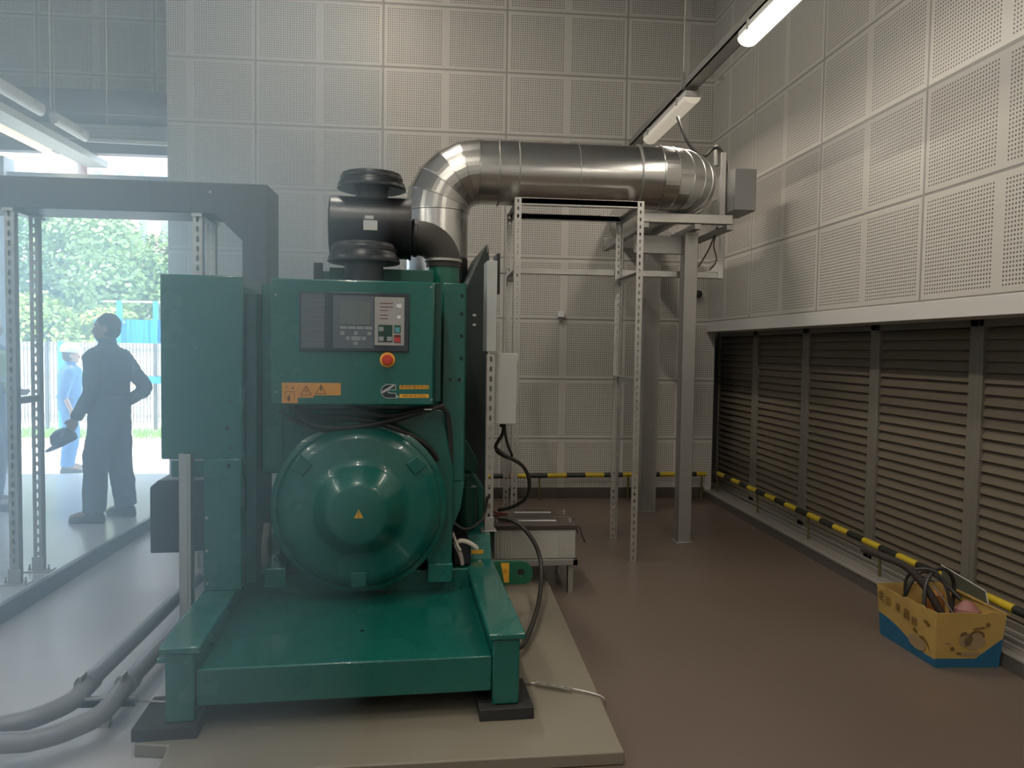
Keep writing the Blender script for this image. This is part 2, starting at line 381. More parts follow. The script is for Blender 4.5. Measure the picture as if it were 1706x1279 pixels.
# left breaker cabinet
mb = MB(); mb.box(-.21, .145, .70, 1.15, .98, 1.812); bc = gp(mb, 'breaker_cabinet', GREEN, .006)
mb = MB(); mb.box(-.165, .145, .69, .70, .90, .975); mb.box(-.02, .145, .66, 1.0, .386, .985); gp(mb, 'cabinet_support', GREEN, .005)
mb = MB(); mb.box(.147, .195, .76, 1.2, .386, 1.74); gp(mb, 'cabinet_gap_plate', mat('shaded_gap_enamel', (.01, .06, .055), .4), .003)  # dark gap beside the cabinet, its shade put into the colour
for (x, z) in ((.09, 1.24), (.075, 1.12), (.09, 1.03), (.09, .955)): gp(MB().lathe([(.009, 0), (.007, .006)], (x, .70 if z > .98 else .66, z), (0, -1, 0), 10), 'cabinet_bolt', BLACKM, 0, parent=bc)
for z in (.72, .57, .42): gp(MB().lathe([(.008, 0), (.006, .006)], (-.005, .66, z), (0, -1, 0), 10), 'support_bolt', GALV, 0)
# cross members and black parts on top of the terminal box
mb = MB(); mb.box(.50, 1.02, 1.02, 1.30, 1.79, 1.895); mb.box(.42, .50, 1.05, 1.2, 1.79, 1.88); gp(mb, 'filter_bracket', GREEN2, .005)
mb = MB(); mb.box(.425, .47, 1.0, 1.01, 1.80, 1.915); mb.box(.425, .47, 1.0, 1.1, 1.79, 1.80); gp(mb, 'lifting_bracket', BLACKM, .003)
# air cleaner
F = (.70, 1.20)
can = MB(); can.lathe([(.0, -.212), (.148, -.212), (.158, -.205), (.158, .20), (.15, .208), (0, .208)], (F[0], F[1], 2.125), (1, 0, 0), 48)
ca = gp(can, 'air_filter_canister', BLACK, .003, smooth=True)
def mushroom(x, y, z0, z1, rn, rc, hc, name):
    mb = MB(); mb.lathe([(rn, z0), (rn, z1 - .02), (rn + .006, z1 - .02), (rn + .006, z1 + .005), (0, z1 + .006)], (x, y, 0), (0, 0, 1), 40)
    gp(mb, name + '_neck', BLACK, 0, smooth=True, parent=ca)
    mb = MB(); mb.lathe([(rn, z1 - .004), (rc * .93, z1 - .022), (rc * .995, z1 - .018), (rc, z1 - .010), (rc * .955, z1 + hc * .18), (rc * .90, z1 + hc * .34), (rc * .895, z1 + hc * .42), (rc * .91, z1 + hc * .45), (rc * .905, z1 + hc * .62), (rc * .88, z1 + hc * .66), (rc * .86, z1 + hc * .84), (rc * .80, z1 + hc * .90), (0, z1 + hc)], (x, y, 0), (0, 0, 1), 56)
    cp = gp(mb, name, BLACK, 0, smooth=True, parent=ca)
mushroom(.70, 1.22, 2.24, 2.345, .085, .18, .07, 'rain_cap')
mushroom(.672, .98, 1.80, 1.935, .096, .178, .085, 'dust_bowl')
mb = MB(); mb.box(.665, .735, F[1] - .1605, F[1] - .158, 2.09, 2.14); mb.box(.672, .716, F[1] - .161, F[1] - .158, 2.145, 2.163); gp(mb, 'paper_label', PAPER, 0, parent=ca)
gp(MB().lathe([(.163, 0), (.163, .012)], (F[0] + .195, F[1], 2.125), (1, 0, 0), 48, cap=False), 'end_ring', BLACKM, 0, smooth=True, parent=ca)
# intake elbow and green pipe
el = [(.90, 1.2, 2.08)] + [(.95 + .13 * math.sin(a), 1.2, 1.95 + .13 * math.cos(a)) for a in [R3(q) for q in range(0, 91, 10)]] + [(1.08, 1.2, 1.93)]
gp(MB().tube(el, .092, 28), 'intake_elbow', mat('black_hose_rubber', (.03, .026, .023), .6, 0, .1), 0, smooth=True)
gp(MB().lathe([(.095, 0), (.1, .004), (.1, .014), (.095, .018)], (1.08, 1.2, 1.955), (0, 0, 1), 36, cap=False), 'hose_clamp', GALV, 0, smooth=True)
gp(MB().lathe([(.1, 0), (.1, .022)], (.915, 1.2, 2.08), (1, 0, 0), 36, cap=False), 'hose_clamp', BLACKM, 0, smooth=True)
gp(MB().lathe([(.084, 1.3), (.084, 1.95)], (1.08, 1.2, 0), (0, 0, 1), 36), 'intake_pipe', mat('green_pipe_enamel', (.008, .12, .08), .3, 0, .05, coat=.3), 0, smooth=True)
# engine behind
mb = MB(); mb.box(.42, 1.1, 2.05, 3.1, .45, 1.55); mb.box(.52, 1.0, 2.1, 3.0, 1.55, 1.75); gp(mb, 'engine_block', GREEN2, .02)
mb = MB(); mb.prism([(1.19, .78), (1.27, .80), (1.33, .72), (1.335, .47), (1.19, .47)], 1, 1.35, 1.8); mb.prism([(1.17, .95), (1.24, .97), (1.30, .86), (1.29, .78), (1.2, .8)], 1, 1.4, 1.6); gp(mb, 'engine_side_casting', GREEN2, .012)
gp(MB().lathe([(0, .50), (.05, .50), (.055, .51), (.055, .74), (.03, .75), (.03, .78)], (1.225, 1.25, 0), (0, 0, 1), 24), 'oil_filter', mat('dark_green_filter', (.008, .05, .04), .3), 0, smooth=True)
mb = MB(); mb.prism([(1.12, .40), (1.40, .40), (1.405, 2.06), (1.395, 2.16), (1.355, 2.08), (1.255, 1.86), (1.12, 1.83)], 1, 1.85, 2.9)
rd = gp(mb, 'radiator_shroud', mat('radiator_black', (.012, .022, .022), .4), .006)
for z in (1.96, 1.90, 1.83, 1.78, 1.72): gp(MB().box(1.372, 1.392, 1.842, 1.85, z, z + .008), 'shroud_clip', GALV, 0, parent=rd)
for z in (1.70, 1.64): gp(MB().box(1.305, 1.325, 1.842, 1.85, z, z + .014), 'shroud_clip', GALV, 0, parent=rd)
gp(MB().tube([(1.39, 1.84, 2.10), (1.39, 1.83, 2.20), (1.375, 1.83, 2.20)], .002, 6), 'wire_clip', GALV, 0)
# harness below the control box
for k, (pts, r) in enumerate([
    ([(.36, .72, 1.225), (.42, .72, 1.15), (.55, .73, 1.12), (.75, .73, 1.14), (.98, .73, 1.20), (1.06, .76, 1.225)], .011),
    ([(.38, .74, 1.23), (.45, .74, 1.17), (.62, .75, 1.165), (.82, .75, 1.12), (.98, .80, 1.03), (1.04, .83, .95)], .012),
    ([(.6, .76, 1.22), (.8, .74, 1.175), (1.0, .74, 1.215), (1.075, .80, 1.19), (1.10, .84, 1.05), (1.105, .845, .85), (1.10, .845, .72)], .013),
    ([(.3, .74, 1.2), (.4, .74, 1.135), (.55, .75, 1.10), (.7, .75, 1.115), (.9, .76, 1.17)], .009)]):
    gp(MB().tube(pts, r, 8, sub=8), 'wiring_harness', CABLE, 0, smooth=True)
gp(MB().box(.965, 1.0, .62, .66, 1.212, 1.218), 'latch_tab', GALV, .001)
# pipes along the lower left under the cover, and wrapped hose
gp(MB().tube([(.20, .93, .40), (.205, .90, .46), (.20, .90, .53), (.215, .95, .62)], [.032, .036, .032, .02], 14, sub=5), 'wrapped_hose', mat('grey_glass_cloth', (.22, .21, .2), .9, 0, .3, 40, bump=.5), 0, smooth=True)
gp(MB().tube([(.25, .98, .45), (.33, .93, .40), (.5, .92, .395)], .016, 8, sub=6), 'drain_hose', CABLE, 0, smooth=True)
gp(MB().box(.26, .40, 1.0, 1.3, .385, .55), 'starter_housing', BLACKM, .02)
gp(MB().box(1.13, 1.22, .93, 1.3, .39, .52), 'black_side_block', BLACK, .01)
gp(MB().tube([(1.13, 1.0, .60), (1.2, 1.0, .56), (1.3, 1.15, .58), (1.33, 1.16, .7)], .008, 8, sub=6), 'fuel_hose', CABLE, 0, smooth=True)
# control box
cb = gp(MB().box(.285, 1.008, .612, .86, 1.234, 1.80), 'control_box', GREEN, .006)
gp(MB().box(1.008, 1.040, .64, .85, 1.25, 1.80), 'control_box_side', mat('gap_shade_green', (.006, .05, .04), .35), .003)  # darker green paints the shade of the slit beside the box
dr = gp(MB().box(.283, 1.002, .600, .612, 1.238, 1.797), 'control_box_door', GREEN, .005, parent=cb)
def dp(name, x0, x1, y0, y1, m, y=.600, d=.004, bev=.0, par=None):
    """plate on the door face; x, y in door units of 1/377 m from its upper left corner"""
    X = lambda x: .283 + x / 377; Z = lambda z: 1.797 - z / 377
    return gp(MB().box(X(x0), X(x1), y - d, y, Z(y1), Z(y0)), name, m, bev, parent=par or dr)
ctl = dp('controller', 46, 229, 20, 120, mat('controller_black', (.03, .04, .05), .35), d=.012, bev=.003)
def cp(name, x0, x1, y0, y1, m, lev=0, d=.002, bev=.0006):
    X = lambda x: .283 + x / 377; Z = lambda z: 1.797 - z / 377; y = .588 - lev
    o = MB().box(X(x0), X(x1), y - d, y, Z(y1), Z(y0)).build(name, m, ctl, bevel=bev, local=True); return o
CG = mat('controller_grey', (.10, .115, .13), .45); CL = mat('controller_lightgrey', (.33, .32, .31), .5); KEY = mat('key_grey', (.26, .28, .29), .5)
cp('vent_panel', 50, 88, 24, 115, mat('vent_grey', (.10, .11, .12), .6))
for k, z in enumerate((34, 42, 58, 66, 82, 100, 107)): cp('vent_line', 61, 92, z, z + .9, mat('vent_line_grey', (.17, .18, .19), .6), .002, .0006, 0)
cp('keypad_panel', 102, 170, 26, 115, CG); cp('status_panel', 171, 221, 27, 109, CL)
cp('display', 113, 165, 36, 75, mat('lcd_glass', (.12, .14, .13), .12, coat=.6), .002)
for i in range(4): cp('soft_key', 113.5 + i * 13.8, 125.5 + i * 13.8, 77.5, 82.5, KEY, .002)
for (a, b, c, d_) in ((114, 121, 86, 92.5), (137, 143, 86, 92.5), (159, 165.5, 86.5, 92.5), (123.5, 130, 95, 101), (132.5, 148, 94.5, 101.5), (150, 156.5, 95, 101), (136, 143, 103.5, 109)): cp('key', a, b, c, d_, KEY, .002)
cp('status_text', 180, 202, 37, 38.4, INK, .002, .0005, 0); cp('status_text', 180, 202, 43, 44.4, INK, .002, .0005, 0)
cp('status_text', 180, 194, 49, 50.2, INK, .002, .0005, 0); cp('status_text', 180, 194, 57, 58.2, INK, .002, .0005, 0); cp('status_text', 180, 194, 63, 64.2, INK, .002, .0005, 0)
cp('indicator', 208, 216, 38, 45, PAPER, .002); cp('indicator', 209, 215, 58, 63, WHITE, .002)
cp('mode_pad', 177, 201, 74, 103, mat('pad_dark', (.012, .05, .035), .5), .002)
for (a, c) in ((178, 77.5), (178, 94), (192, 94)): cp('mode_key', a, a + 8.5, c, c + 7.5, KEY, .004)
cp('start_key_frame', 204, 215, 74, 87.5, mat('key_frame_green', (.02, .10, .08), .5), .002); cp('start_key', 205.5, 213.5, 78, 86.5, mat('key_teal', (.10, .30, .34), .5), .004)
cp('stop_key_frame', 204, 215, 91, 104, INK, .002); cp('stop_key', 204.5, 214.5, 95, 103.5, mat('key_red', (.42, .05, .05), .5), .004)
# emergency stop
ex, ez = .283 + 193 / 377, 1.797 - 133.5 / 377
es = gp(MB().lathe([(.0345, 0), (.0345, .006), (.031, .008), (0, .008)], (ex, .600, ez), (0, -1, 0), 40), 'emergency_stop', mat('estop_yellow', (.75, .33, .03), .45), 0, smooth=True, parent=dr)
MB().lathe([(.018, .006), (.018, .018), (.023, .02), (.024, .03), (.02, .036), (0, .038)], (ex, .600, ez), (0, -1, 0), 32).build('push_button', mat('estop_red', (.5, .045, .03), .35), es, smooth=True, local=True)
# door screws
for (x, z) in ((266, 8), (269, 202), (8, 190), (8, 27)):
    gp(MB().lathe([(.005, 0), (.004, .004)], (.283 + x / 377, .600, 1.797 - z / 377), (0, -1, 0), 10), 'door_screw', GALV, 0, parent=dr)
# warning sticker (stepped), icons
X = lambda x: .283 + x / 377
Z = lambda z: 1.797 - z / 377
def dpoly(name, pts, m, lev=.0006, d=.0006, par=None):
    return gp(MB().prism([(X(a), Z(b)) for a, b in pts], 1, .600 - lev - d, .600 - lev), name, m, 0, parent=par or dr)
st = dpoly('warning_sticker', [(18, 174), (115, 174), (115, 195), (70, 195), (70, 199), (44, 199), (44, 208.5), (18, 208.5)], ORG, 0, .0008)
def tri(cx, cy, h, w, t, par, m=INK):
    o_, i_ = [(cx, cy - h / 2), (cx + w / 2, cy + h / 2), (cx - w / 2, cy + h / 2)], [(cx, cy - h / 2 + t * 2.1), (cx + w / 2 - t * 1.7, cy + h / 2 - t), (cx - w / 2 + t * 1.7, cy + h / 2 - t)]
    mb = MB()
    for k in range(3):
        l = (k + 1) % 3; mb.prism([(X(a), Z(b)) for a, b in (o_[k], o_[l], i_[l], i_[k])], 1, .5986, .5992)
    return gp(mb, 'warning_triangle', m, 0, parent=par)
tri(57.5, 186.5, 17, 20, 1.1, st); tri(82, 184.5, 16.5, 18.5, 1.2, st)
def ink(pts, par, name='icon'): return gp(MB().prism([(X(a), Z(b)) for a, b in pts], 1, .5986, .5992), name, INK, 0, parent=par)
ink([(81.5, 180), (83.5, 180), (82.5, 184), (84, 184), (81.5, 190), (82, 186), (80, 186)], st)
ink([(57, 186), (58.2, 186), (58.2, 190), (57, 190)], st); ink([(54.5, 187), (56, 185.5), (56.5, 188.5)], st); ink([(60.5, 187), (59, 185.5), (58.7, 188.5)], st)
ink([(23, 189), (23.8, 189), (23.8, 202), (23, 202)], st); ink([(38, 189), (38.8, 189), (38.8, 202), (38, 202)], st); ink([(23, 189), (30.5, 188), (38.8, 189), (38.8, 190), (30.5, 189), (23, 190)], st)
ink([(26.5, 198), (28, 197), (29.5, 197), (29.7, 193.5), (30.6, 193.5), (31, 197), (32.2, 199), (31.2, 205), (27.2, 205)], st)
ink([(22.5, 184), (26, 179), (29.5, 184), (28.6, 184), (26, 180.6), (23.5, 184)], st); ink([(32, 184), (35, 182), (36, 178), (37, 182), (38, 184)], st)
# emblem
el_ = []
for k in range(13):
    a = R3(90 + k * 180 / 12); el_.append((194.5 + (12.5 * math.cos(a) if True else 0), 187.5 - 12.2 * math.sin(a)))
OUT = [(207.5, 175.3)] + el_[0:1] + el_[1:] + [(207.5, 199.7), (212.5, 198), (211.5, 195.5), (208.6, 194.5), (208.3, 190.6), (195.5, 189.8), (194.8, 185.6), (207.8, 185.2)]
em = dpoly('emblem', OUT, mat('emblem_silver', (.42, .43, .43), .45), 0, .0006)
def inset(pts, t):
    cx = 197; cy = 187.5; out = []
    n = len(pts)
    for i, (x, y) in enumerate(pts):
        a, b = pts[i - 1], pts[(i + 1) % n]
        e1 = Vector((x - a[0], y - a[1])).normalized(); e2 = Vector((b[0] - x, b[1] - y)).normalized()
        n1 = Vector((e1.y, -e1.x)); n2 = Vector((e2.y, -e2.x)); nn = (n1 + n2); nn = nn / max(.5, nn.dot(n1))
        out.append((x + nn.x * t, y + nn.y * t))
    return out
DK = mat('emblem_dark', (.015, .03, .035), .4)
sgn = 1.0
tst = inset(OUT, 1.1)
if abs(tst[5][0] - 197) > abs(OUT[5][0] - 197): tst = inset(OUT, -1.1)
INN = [p for i, p in enumerate(tst) if i not in (15, 16)]
dpoly('emblem_field', INN, DK, .0006, .0004, par=em)
dpoly('emblem_bar', [(183.5, 189.5), (185, 187), (202.5, 176.3), (205.5, 177), (204, 179), (187.5, 190), (184.5, 191)], MATS['emblem_silver'], .001, .0004, par=em)
for (z0, s_t) in ((177, '康明斯服务热线'), (192.3, '400-810-5252')):
    y_ = z0 + 0
    pl = dpoly('yellow_strip', [(213.8, y_), (264, y_ - .3), (264, y_ + 6.2), (213.8, y_ + 6.5)], YEL, 0, .0006)
    text('lettering', s_t, .0165 if s_t[0] == '4' else .0155, INK, pl, (X(239), .5993, Z(y_ + 3.2)), sx=1.16 if s_t[0] == '4' else 1.2)
# warning triangle on the fan cover
wt = gp(MB().prism([(ac[0] - .018, .722), (ac[0] + .024, .722), (ac[0] + .003, .762)], 1, .583, .5845), 'warning_triangle', YEL, 0)
gp(MB().box(ac[0] + .0015, ac[0] + .0045, .5822, .583, .734, .752), 'exclamation_mark', INK, 0, parent=wt)
gp(MB().box(ac[0] + .0015, ac[0] + .0045, .5822, .583, .727, .731), 'exclamation_mark', INK, 0, parent=wt)
# lifting lug on the right rail
c0 = (1.50, .312)
mb = MB()
outl = [(1.345, .372), (1.50, .372)] + [(1.50 + .062 * math.cos(R3(a)), .312 + .060 * math.sin(R3(a))) for a in (75, 55, 35, 15, 0)] + [(1.562, .29), (1.55, .262), (1.52, .25), (1.345, .25)]
hole = [(c0[0] + .02 * math.cos(R3(a)), c0[1] + .02 * math.sin(R3(a))) for a in range(0, 360, 30)]
def ring_prism(mb, O, I, y0, y1):
    # resample outline rays from hole centre
    def hit(a):
        d = Vector((math.cos(a), math.sin(a))); best = None
        for i in range(len(O)):
            p, q = Vector(O[i]), Vector(O[(i + 1) % len(O)]); e = q - p; w = p - Vector(c0); den = d.x * e.y - d.y * e.x
            if abs(den) < 1e-9: continue
            t = (w.x * e.y - w.y * e.x) / den; s = (w.x * d.y - w.y * d.x) / den
            if t > 0 and -1e-6 <= s <= 1 + 1e-6 and (best is None or t < best): best = t
        return (c0[0] + d.x * best, c0[1] + d.y * best)
    angs = sorted(set([round(math.atan2(p[1] - c0[1], p[0] - c0[0]), 4) for p in O] + [round(R3(a) - math.pi, 4) for a in range(0, 360, 15)]))
    Oo = [hit(a) for a in angs]; Ii = [(c0[0] + .02 * math.cos(a), c0[1] + .02 * math.sin(a)) for a in angs]; n = len(angs)
    V = {}
    for nm, L in (('o', Oo), ('i', Ii)):
        for y in (y0, y1): V[nm, y] = [mb.v((p[0], y, p[1])) for p in L]
    for k in range(n):
        l = (k + 1) % n
        for y in (y0, y1): mb.face([V['o', y][k], V['o', y][l], V['i', y][l], V['i', y][k]])
        mb.face([V['o', y0][k], V['o', y0][l], V['o', y1][l], V['o', y1][k]]); mb.face([V['i', y0][k], V['i', y0][l], V['i', y1][l], V['i', y1][k]])
ring_prism(mb, outl, hole, 1.04, 1.065)
lg = gp(mb, 'lifting_lug', mat('lug_green', (.008, .10, .05), .4), 0)
yl = gp(MB().prism([(1.39, .366), (1.435, .366), (1.435, .262), (1.41, .262)], 1, 1.038, 1.04), 'lug_sticker', YEL, 0, parent=lg)
for k in range(2): gp(MB().tube([(1.404 + k * .012, 1.037, .335), (1.411 + k * .012, 1.037, .325), (1.404 + k * .012, 1.037, .31)], .0012, 5, sub=3), 'hook_mark', INK, 0, parent=yl)
gp(MB().lathe([(.012, 0), (.012, .002)], (1.275, 1.02, .386), (0, 0, 1), 16), 'grounding_stud', GALV, 0)
gp(MB().box(1.235, 1.30, 1.075, 1.08, .41, .43), 'yellow_tag', YEL, 0)
gp(MB().lathe([(.018, 0), (.018, .015), (.01, .016), (.01, .03)], (1.18, 1.0, .385), (0, 0, 1), 6), 'skid_bolt', GALV, 0)
# black junction box hanging on the lower left
mb = MB(); mb.prism([(-.35, .80), (-.31, .835), (-.02, .835), (-.02, .49), (-.18, .475), (-.35, .475)], 1, 1.0, 1.45)
bb = gp(mb, 'black_cable_box', mat('cable_box_grey', (.035, .038, .045), .45), .005)
for z in (.70, .53): gp(MB().lathe([(.007, 0), (.005, .005)], (-.205, 1.0, z), (0, -1, 0), 10), 'box_screw', GALV, 0, parent=bb)

GM = Matrix.Translation((-.996, 2.864, 0)) @ Matrix.Rotation(R3(3.2), 4, 'Z')
def gw(x, y, z): return GM @ Vector((x, y, z))

# ================================================================ right side of the generator
st = empty('slotted_strut', gw(1.34, 1.2, .5), R3(3.2), 'slotted steel strut standing on the right skid rail, carrying the grey boxes', 'strut')
mb = MB(GM); mb.slotted((1.322, 1.2, .505), (1, 0, 0), (0, 0, 1), .042, .965, pitch=.0535, sw=.014, sh=.030); mb.box(1.320, 1.323, 1.2, 1.24, .505, 1.47); mb.box(1.363, 1.366, 1.2, 1.24, .505, 1.47)
mb.build('channel', GALV, st)
mb = MB(GM); mb.box(1.30, 1.385, 1.185, 1.26, .50, .506); mb.box(1.318, 1.37, 1.19, 1.197, .505, .58); mb.build('base_bracket', GALV, st, bevel=.002)
MB(GM).lathe([(.009, 0), (.009, .012)], (1.345, 1.19, .53), (0, -1, 0), 6).build('bolt', GALV, st)
tag(MB(GM).box(1.316, 1.372, 1.20, 1.36, 1.482, 1.975).build('grey_cover_panel', mat('pale_panel', (.46, .48, .47), .3), bevel=.004), 'pale grey narrow upright cover panel above the slotted strut', 'panel')
tag(MB(GM).box(1.374, 1.392, 1.24, 1.40, 1.80, 2.02).build('dark_cover_strip', BLACKM, bevel=.003), 'short dark upright strip beside the pale cover panel', 'panel')
jb = empty('junction_box', gw(1.44, 1.3, 1.08), R3(3.2), 'light grey metal junction box fixed to the slotted strut above the batteries', 'junction box')
MB(GM).box(1.37, 1.505, 1.27, 1.50, 1.085, 1.474).build('body', GREYBOX, jb, bevel=.004)
MB(GM).box(1.368, 1.498, 1.258, 1.27, 1.083, 1.476).build('cover', mat('box_cover_paint', (.46, .455, .43), .4), jb, bevel=.004)
for z in (1.17, 1.40): MB(GM).box(1.496, 1.506, 1.255, 1.275, z, z + .03).build('hinge', GALV, jb, bevel=.002)
MB(GM).lathe([(.012, 0), (.012, .03)], (1.425, 1.33, 1.06), (0, 0, 1), 14).build('cable_gland', CABLE, jb, smooth=True)

def cable(label, pts, r, m=CABLE, name='cable', sub=8, n=10, rings=None):
    return tag(MB().tube(pts, r, n, sub=sub).build(name, m, smooth=True), label, 'cable')
Yc = 4.35
cable('black cable looping from the junction box down to the battery terminals', [(.366, 4.27, 1.07), (.362, 4.3, 1.02), (.325, 4.33, .945), (.345, 4.36, .915), (.393, Yc, .882), (.488, 4.4, .82), (.535, 4.45, .725), (.53, 4.5, .62), (.46, 4.6, .54), (.375, 4.68, .50)], .011)
cable('thin black cable crossing behind the loop below the junction box', [(.368, 4.28, 1.07), (.385, 4.32, .98), (.41, 4.36, .915), (.425, 4.4, .88), (.405, 4.4, .865), (.34, 4.38, .90), (.33, 4.36, .93)], .008)
cable('black battery cable arching from the front battery down to the skid rail', [(.37, 4.55, .475), (.43, 4.52, .475), (.50, 4.49, .44), (.57, 4.46, .355), (.605, 4.42, .258), (.595, 4.3, .18), (.54, 4.0, .13), (.46, 3.7, .105), (.40, 3.52, .10), (.345, 3.48, .12)], .013)
# batteries and stand
BAT = mat('battery_case', (.40, .385, .35), .5); LID = mat('battery_lid_brown', (.06, .042, .035), .4)
b0 = None
for k, (y0, lb) in enumerate(((4.60, 'light grey battery with a dark brown lid on the stand, the nearer of the pair'), (4.84, 'light grey battery with a dark brown lid behind the nearer one'))):
    if b0 is None:
        b0 = empty('battery', (.58, y0 + .1, .215), 0, lb, 'battery', 'batteries on the stand')
        mb = MB(); mb.box(.345, .845, y0, y0 + .215, .215, .395)
        for i in range(6): mb.box(.36 + i * .016, .37 + i * .016, y0 - .003, y0, .225, .385); mb.box(.745 + i * .016, .755 + i * .016, y0 - .003, y0, .225, .385)
        mb.build('case', BAT, b0, bevel=.002)
        MB().box(.325, .855, y0 - .01, y0 + .22, .395, .425).build('lid', LID, b0, bevel=.004)
        MB().box(.50, .74, y0 + .09, y0 + .125, .4255, .4275).build('lid_label', PAPER, b0)
        for x in (.36, .82): MB().lathe([(.012, 0), (.012, .02), (.006, .021), (.006, .03)], (x, y0 + .06, .425), (0, 0, 1), 12).build('terminal', GALV, b0, smooth=True)
        MB().tube([(.845, y0 + .03, .42), (.875, y0 + .0, .40), (.885, y0 - .01, .36), (.905, y0 - .01, .315)], .005, 6, sub=5).build('carry_cord', CABLE, b0, smooth=True)
    else:
        b1 = copy_tree(b0); b1.location.y = y0 + .1; b1['label'] = lb
bs = empty('battery_stand', (.58, 4.84, 0), 0, 'low grey steel stand under the two batteries', 'stand')
mb = MB(); mb.box(.30, .86, 4.58, 4.61, .175, .213); mb.box(.30, .86, 5.06, 5.09, .175, .213); mb.box(.30, .33, 4.58, 5.09, .175, .213); mb.box(.83, .86, 4.58, 5.09, .175, .213); mb.box(.33, .83, 4.61, 5.06, .195, .205)
mb.build('tray', STEEL, bs, bevel=.002)
for x, y, z in ((.80, 4.60, 0), (.34, 4.60, .05), (.80, 5.04, 0), (.34, 5.04, .05)):
    MB().box(x, x + .035, y, y + .004, z, .175).box(x, x + .004, y, y + .035, z, .175).build('leg', STEEL, bs)
for (p, q, lb) in (((.40, 4.66, .44), (.50, 4.62, .435), 'red clamp on the nearer battery terminal'), ((.38, 4.86, .445), (.45, 4.84, .44), 'red clamp on the rear battery terminal')):
    a, b = Vector(p), Vector(q)
    t = empty('battery_clamp', p, 0, lb, 'clamp')
    MB().tube([a + Vector((-.04, 0, .02)), a, b], [.008, .018, .008], 10, sub=4).build('grip', mat('clamp_red', (.16, .035, .03), .5), t, smooth=True)
    MB().tube([a + Vector((-.04, 0, -.012)), a + Vector((0, 0, -.016)), b + Vector((0, 0, -.02))], [.006, .010, .006], 8, sub=4).build('lower_grip', MATS['clamp_red'], t, smooth=True)
    MB().lathe([(.009, -.01), (.009, .01)], b, (0, 0, 1), 12).build('jaw', GALV, t, smooth=True)

# work glove and rag on the skid
gl = empty('work_glove', gw(1.19, .92, .39), 0, 'pale cotton work glove tucked on the right side of the alternator', 'glove')
GLV = mat('glove_cotton', (.52, .47, .40), .9, 0, .1, 30, bump=.3, bscale=120)
mb = MB(GM); mb.tube([(1.135, .94, .50), (1.165, .93, .518), (1.20, .925, .513), (1.235, .925, .492), (1.25, .93, .475)], [.012, .030, .036, .030, .012], 14, sub=5); mb.build('palm', GLV, gl, smooth=True)
mb = MB(GM); mb.tube([(1.14, .93, .50), (1.165, .915, .45), (1.175, .91, .40)], [.014, .019, .010], 10, sub=5); mb.build('wool_cuff', mat('glove_cuff', (.36, .30, .27), .95, 0, .5, 90, bump=.6, bscale=200), gl, smooth=True)
mb = MB(GM); mb.tube([(1.125, .94, .56), (1.135, .94, .53), (1.15, .93, .50)], .008, 8, sub=4); mb.tube([(1.14, .92, .52), (1.155, .91, .49), (1.165, .905, .475)], .007, 8, sub=4); mb.build('finger', GLV, gl, smooth=True)

# earthing strap on the plinth
t = empty('earthing_strap', (.5, 3.15, .05), 0, 'thin flat metal strap running from the skid foot to the plinth edge', 'strap')
MB().tube([(.345, 3.2, .075), (.375, 3.22, .058), (.47, 3.19, .062), (.60, 3.125, .062), (.69, 3.08, .052), (.705, 3.07, .02)], .004, 6, sub=5).build('wire', STEEL, t, smooth=True)
mb = MB(Matrix.Translation((.43, 3.205, .069)) @ Matrix.Rotation(R3(-26), 4, 'Z')); mb.slotted((0, 0, 0), (0, -1, 0), (1, 0, 0), .022, .16, t=.002, pitch=.04, sw=.009, sh=.024); mb.build('perforated_tab', GALV, t)

# ================================================================ pipe support rack (slotted angle)
rk = empty('pipe_rack', (.95, 5.6, 0), 0, 'open slotted-angle steel rack standing under the exhaust pipe', 'rack')
def angle_post(x, y, z1, sx, sy, parent, name='leg', z0=0, w=.045, pitch=.05, sw=.013, sh=.026, m=GALV):
    mb = MB()
    a = x if sx > 0 else x - w
    mb.slotted((a, y, z0), (1, 0, 0), (0, 0, 1), w, z1 - z0, pitch=pitch, sw=sw, sh=sh)
    b = y if sy > 0 else y - w
    mb.slotted((x, b, z0), (0, 1, 0), (0, 0, 1), w, z1 - z0, pitch=pitch, sw=sw, sh=sh)
    return mb.build(name, m, parent)
angle_post(.505, 5.27, 2.542, 1, 1, rk, z0=.05); angle_post(1.41, 5.27, 2.542, -1, 1, rk); angle_post(.505, 5.92, 2.542, 1, -1, rk, z0=.05); angle_post(1.41, 5.92, 2.542, -1, -1, rk)
for (y, z) in ((5.268, 2.522), (5.88, 2.522)):
    MB().box(.53, 1.39, y, y + .04, z - .022, z + .018).box(.53, 1.39, y, y + .004, z - .03, z + .02).build('crossbar', GALV, rk, bevel=.002)
for x in (.508, 1.368):
    for z in (2.52, 2.05, 1.30): 
        if z == 1.30 and x < 1: continue
        MB().box(x, x + .04, 5.30, 5.90, z, z + .005).box(x + .036, x + .04, 5.30, 5.90, z - .04, z).build('side_bar', GALV, rk)
# rear horizontal bracket bar with the corner upright
hb = empty('bracket_bar', (1.35, 5.95, 2.08), 0, 'long flat galvanised bar crossing behind the rack with an upright at its right end', 'bracket')
MB().box(.46, 2.25, 5.945, 5.95, 2.085, 2.135).box(.46, 2.25, 5.945, 5.985, 2.085, 2.09).build('bar', GALV, hb, bevel=.001)
MB().box(2.205, 2.25, 5.938, 5.944, 2.085, 3.08).box(2.246, 2.25, 5.938, 5.98, 2.085, 3.08).prism([(2.12, 2.135), (2.205, 2.135), (2.205, 2.22)], 1, 5.938, 5.943).build('upright', PAINTW, hb, bevel=.001)

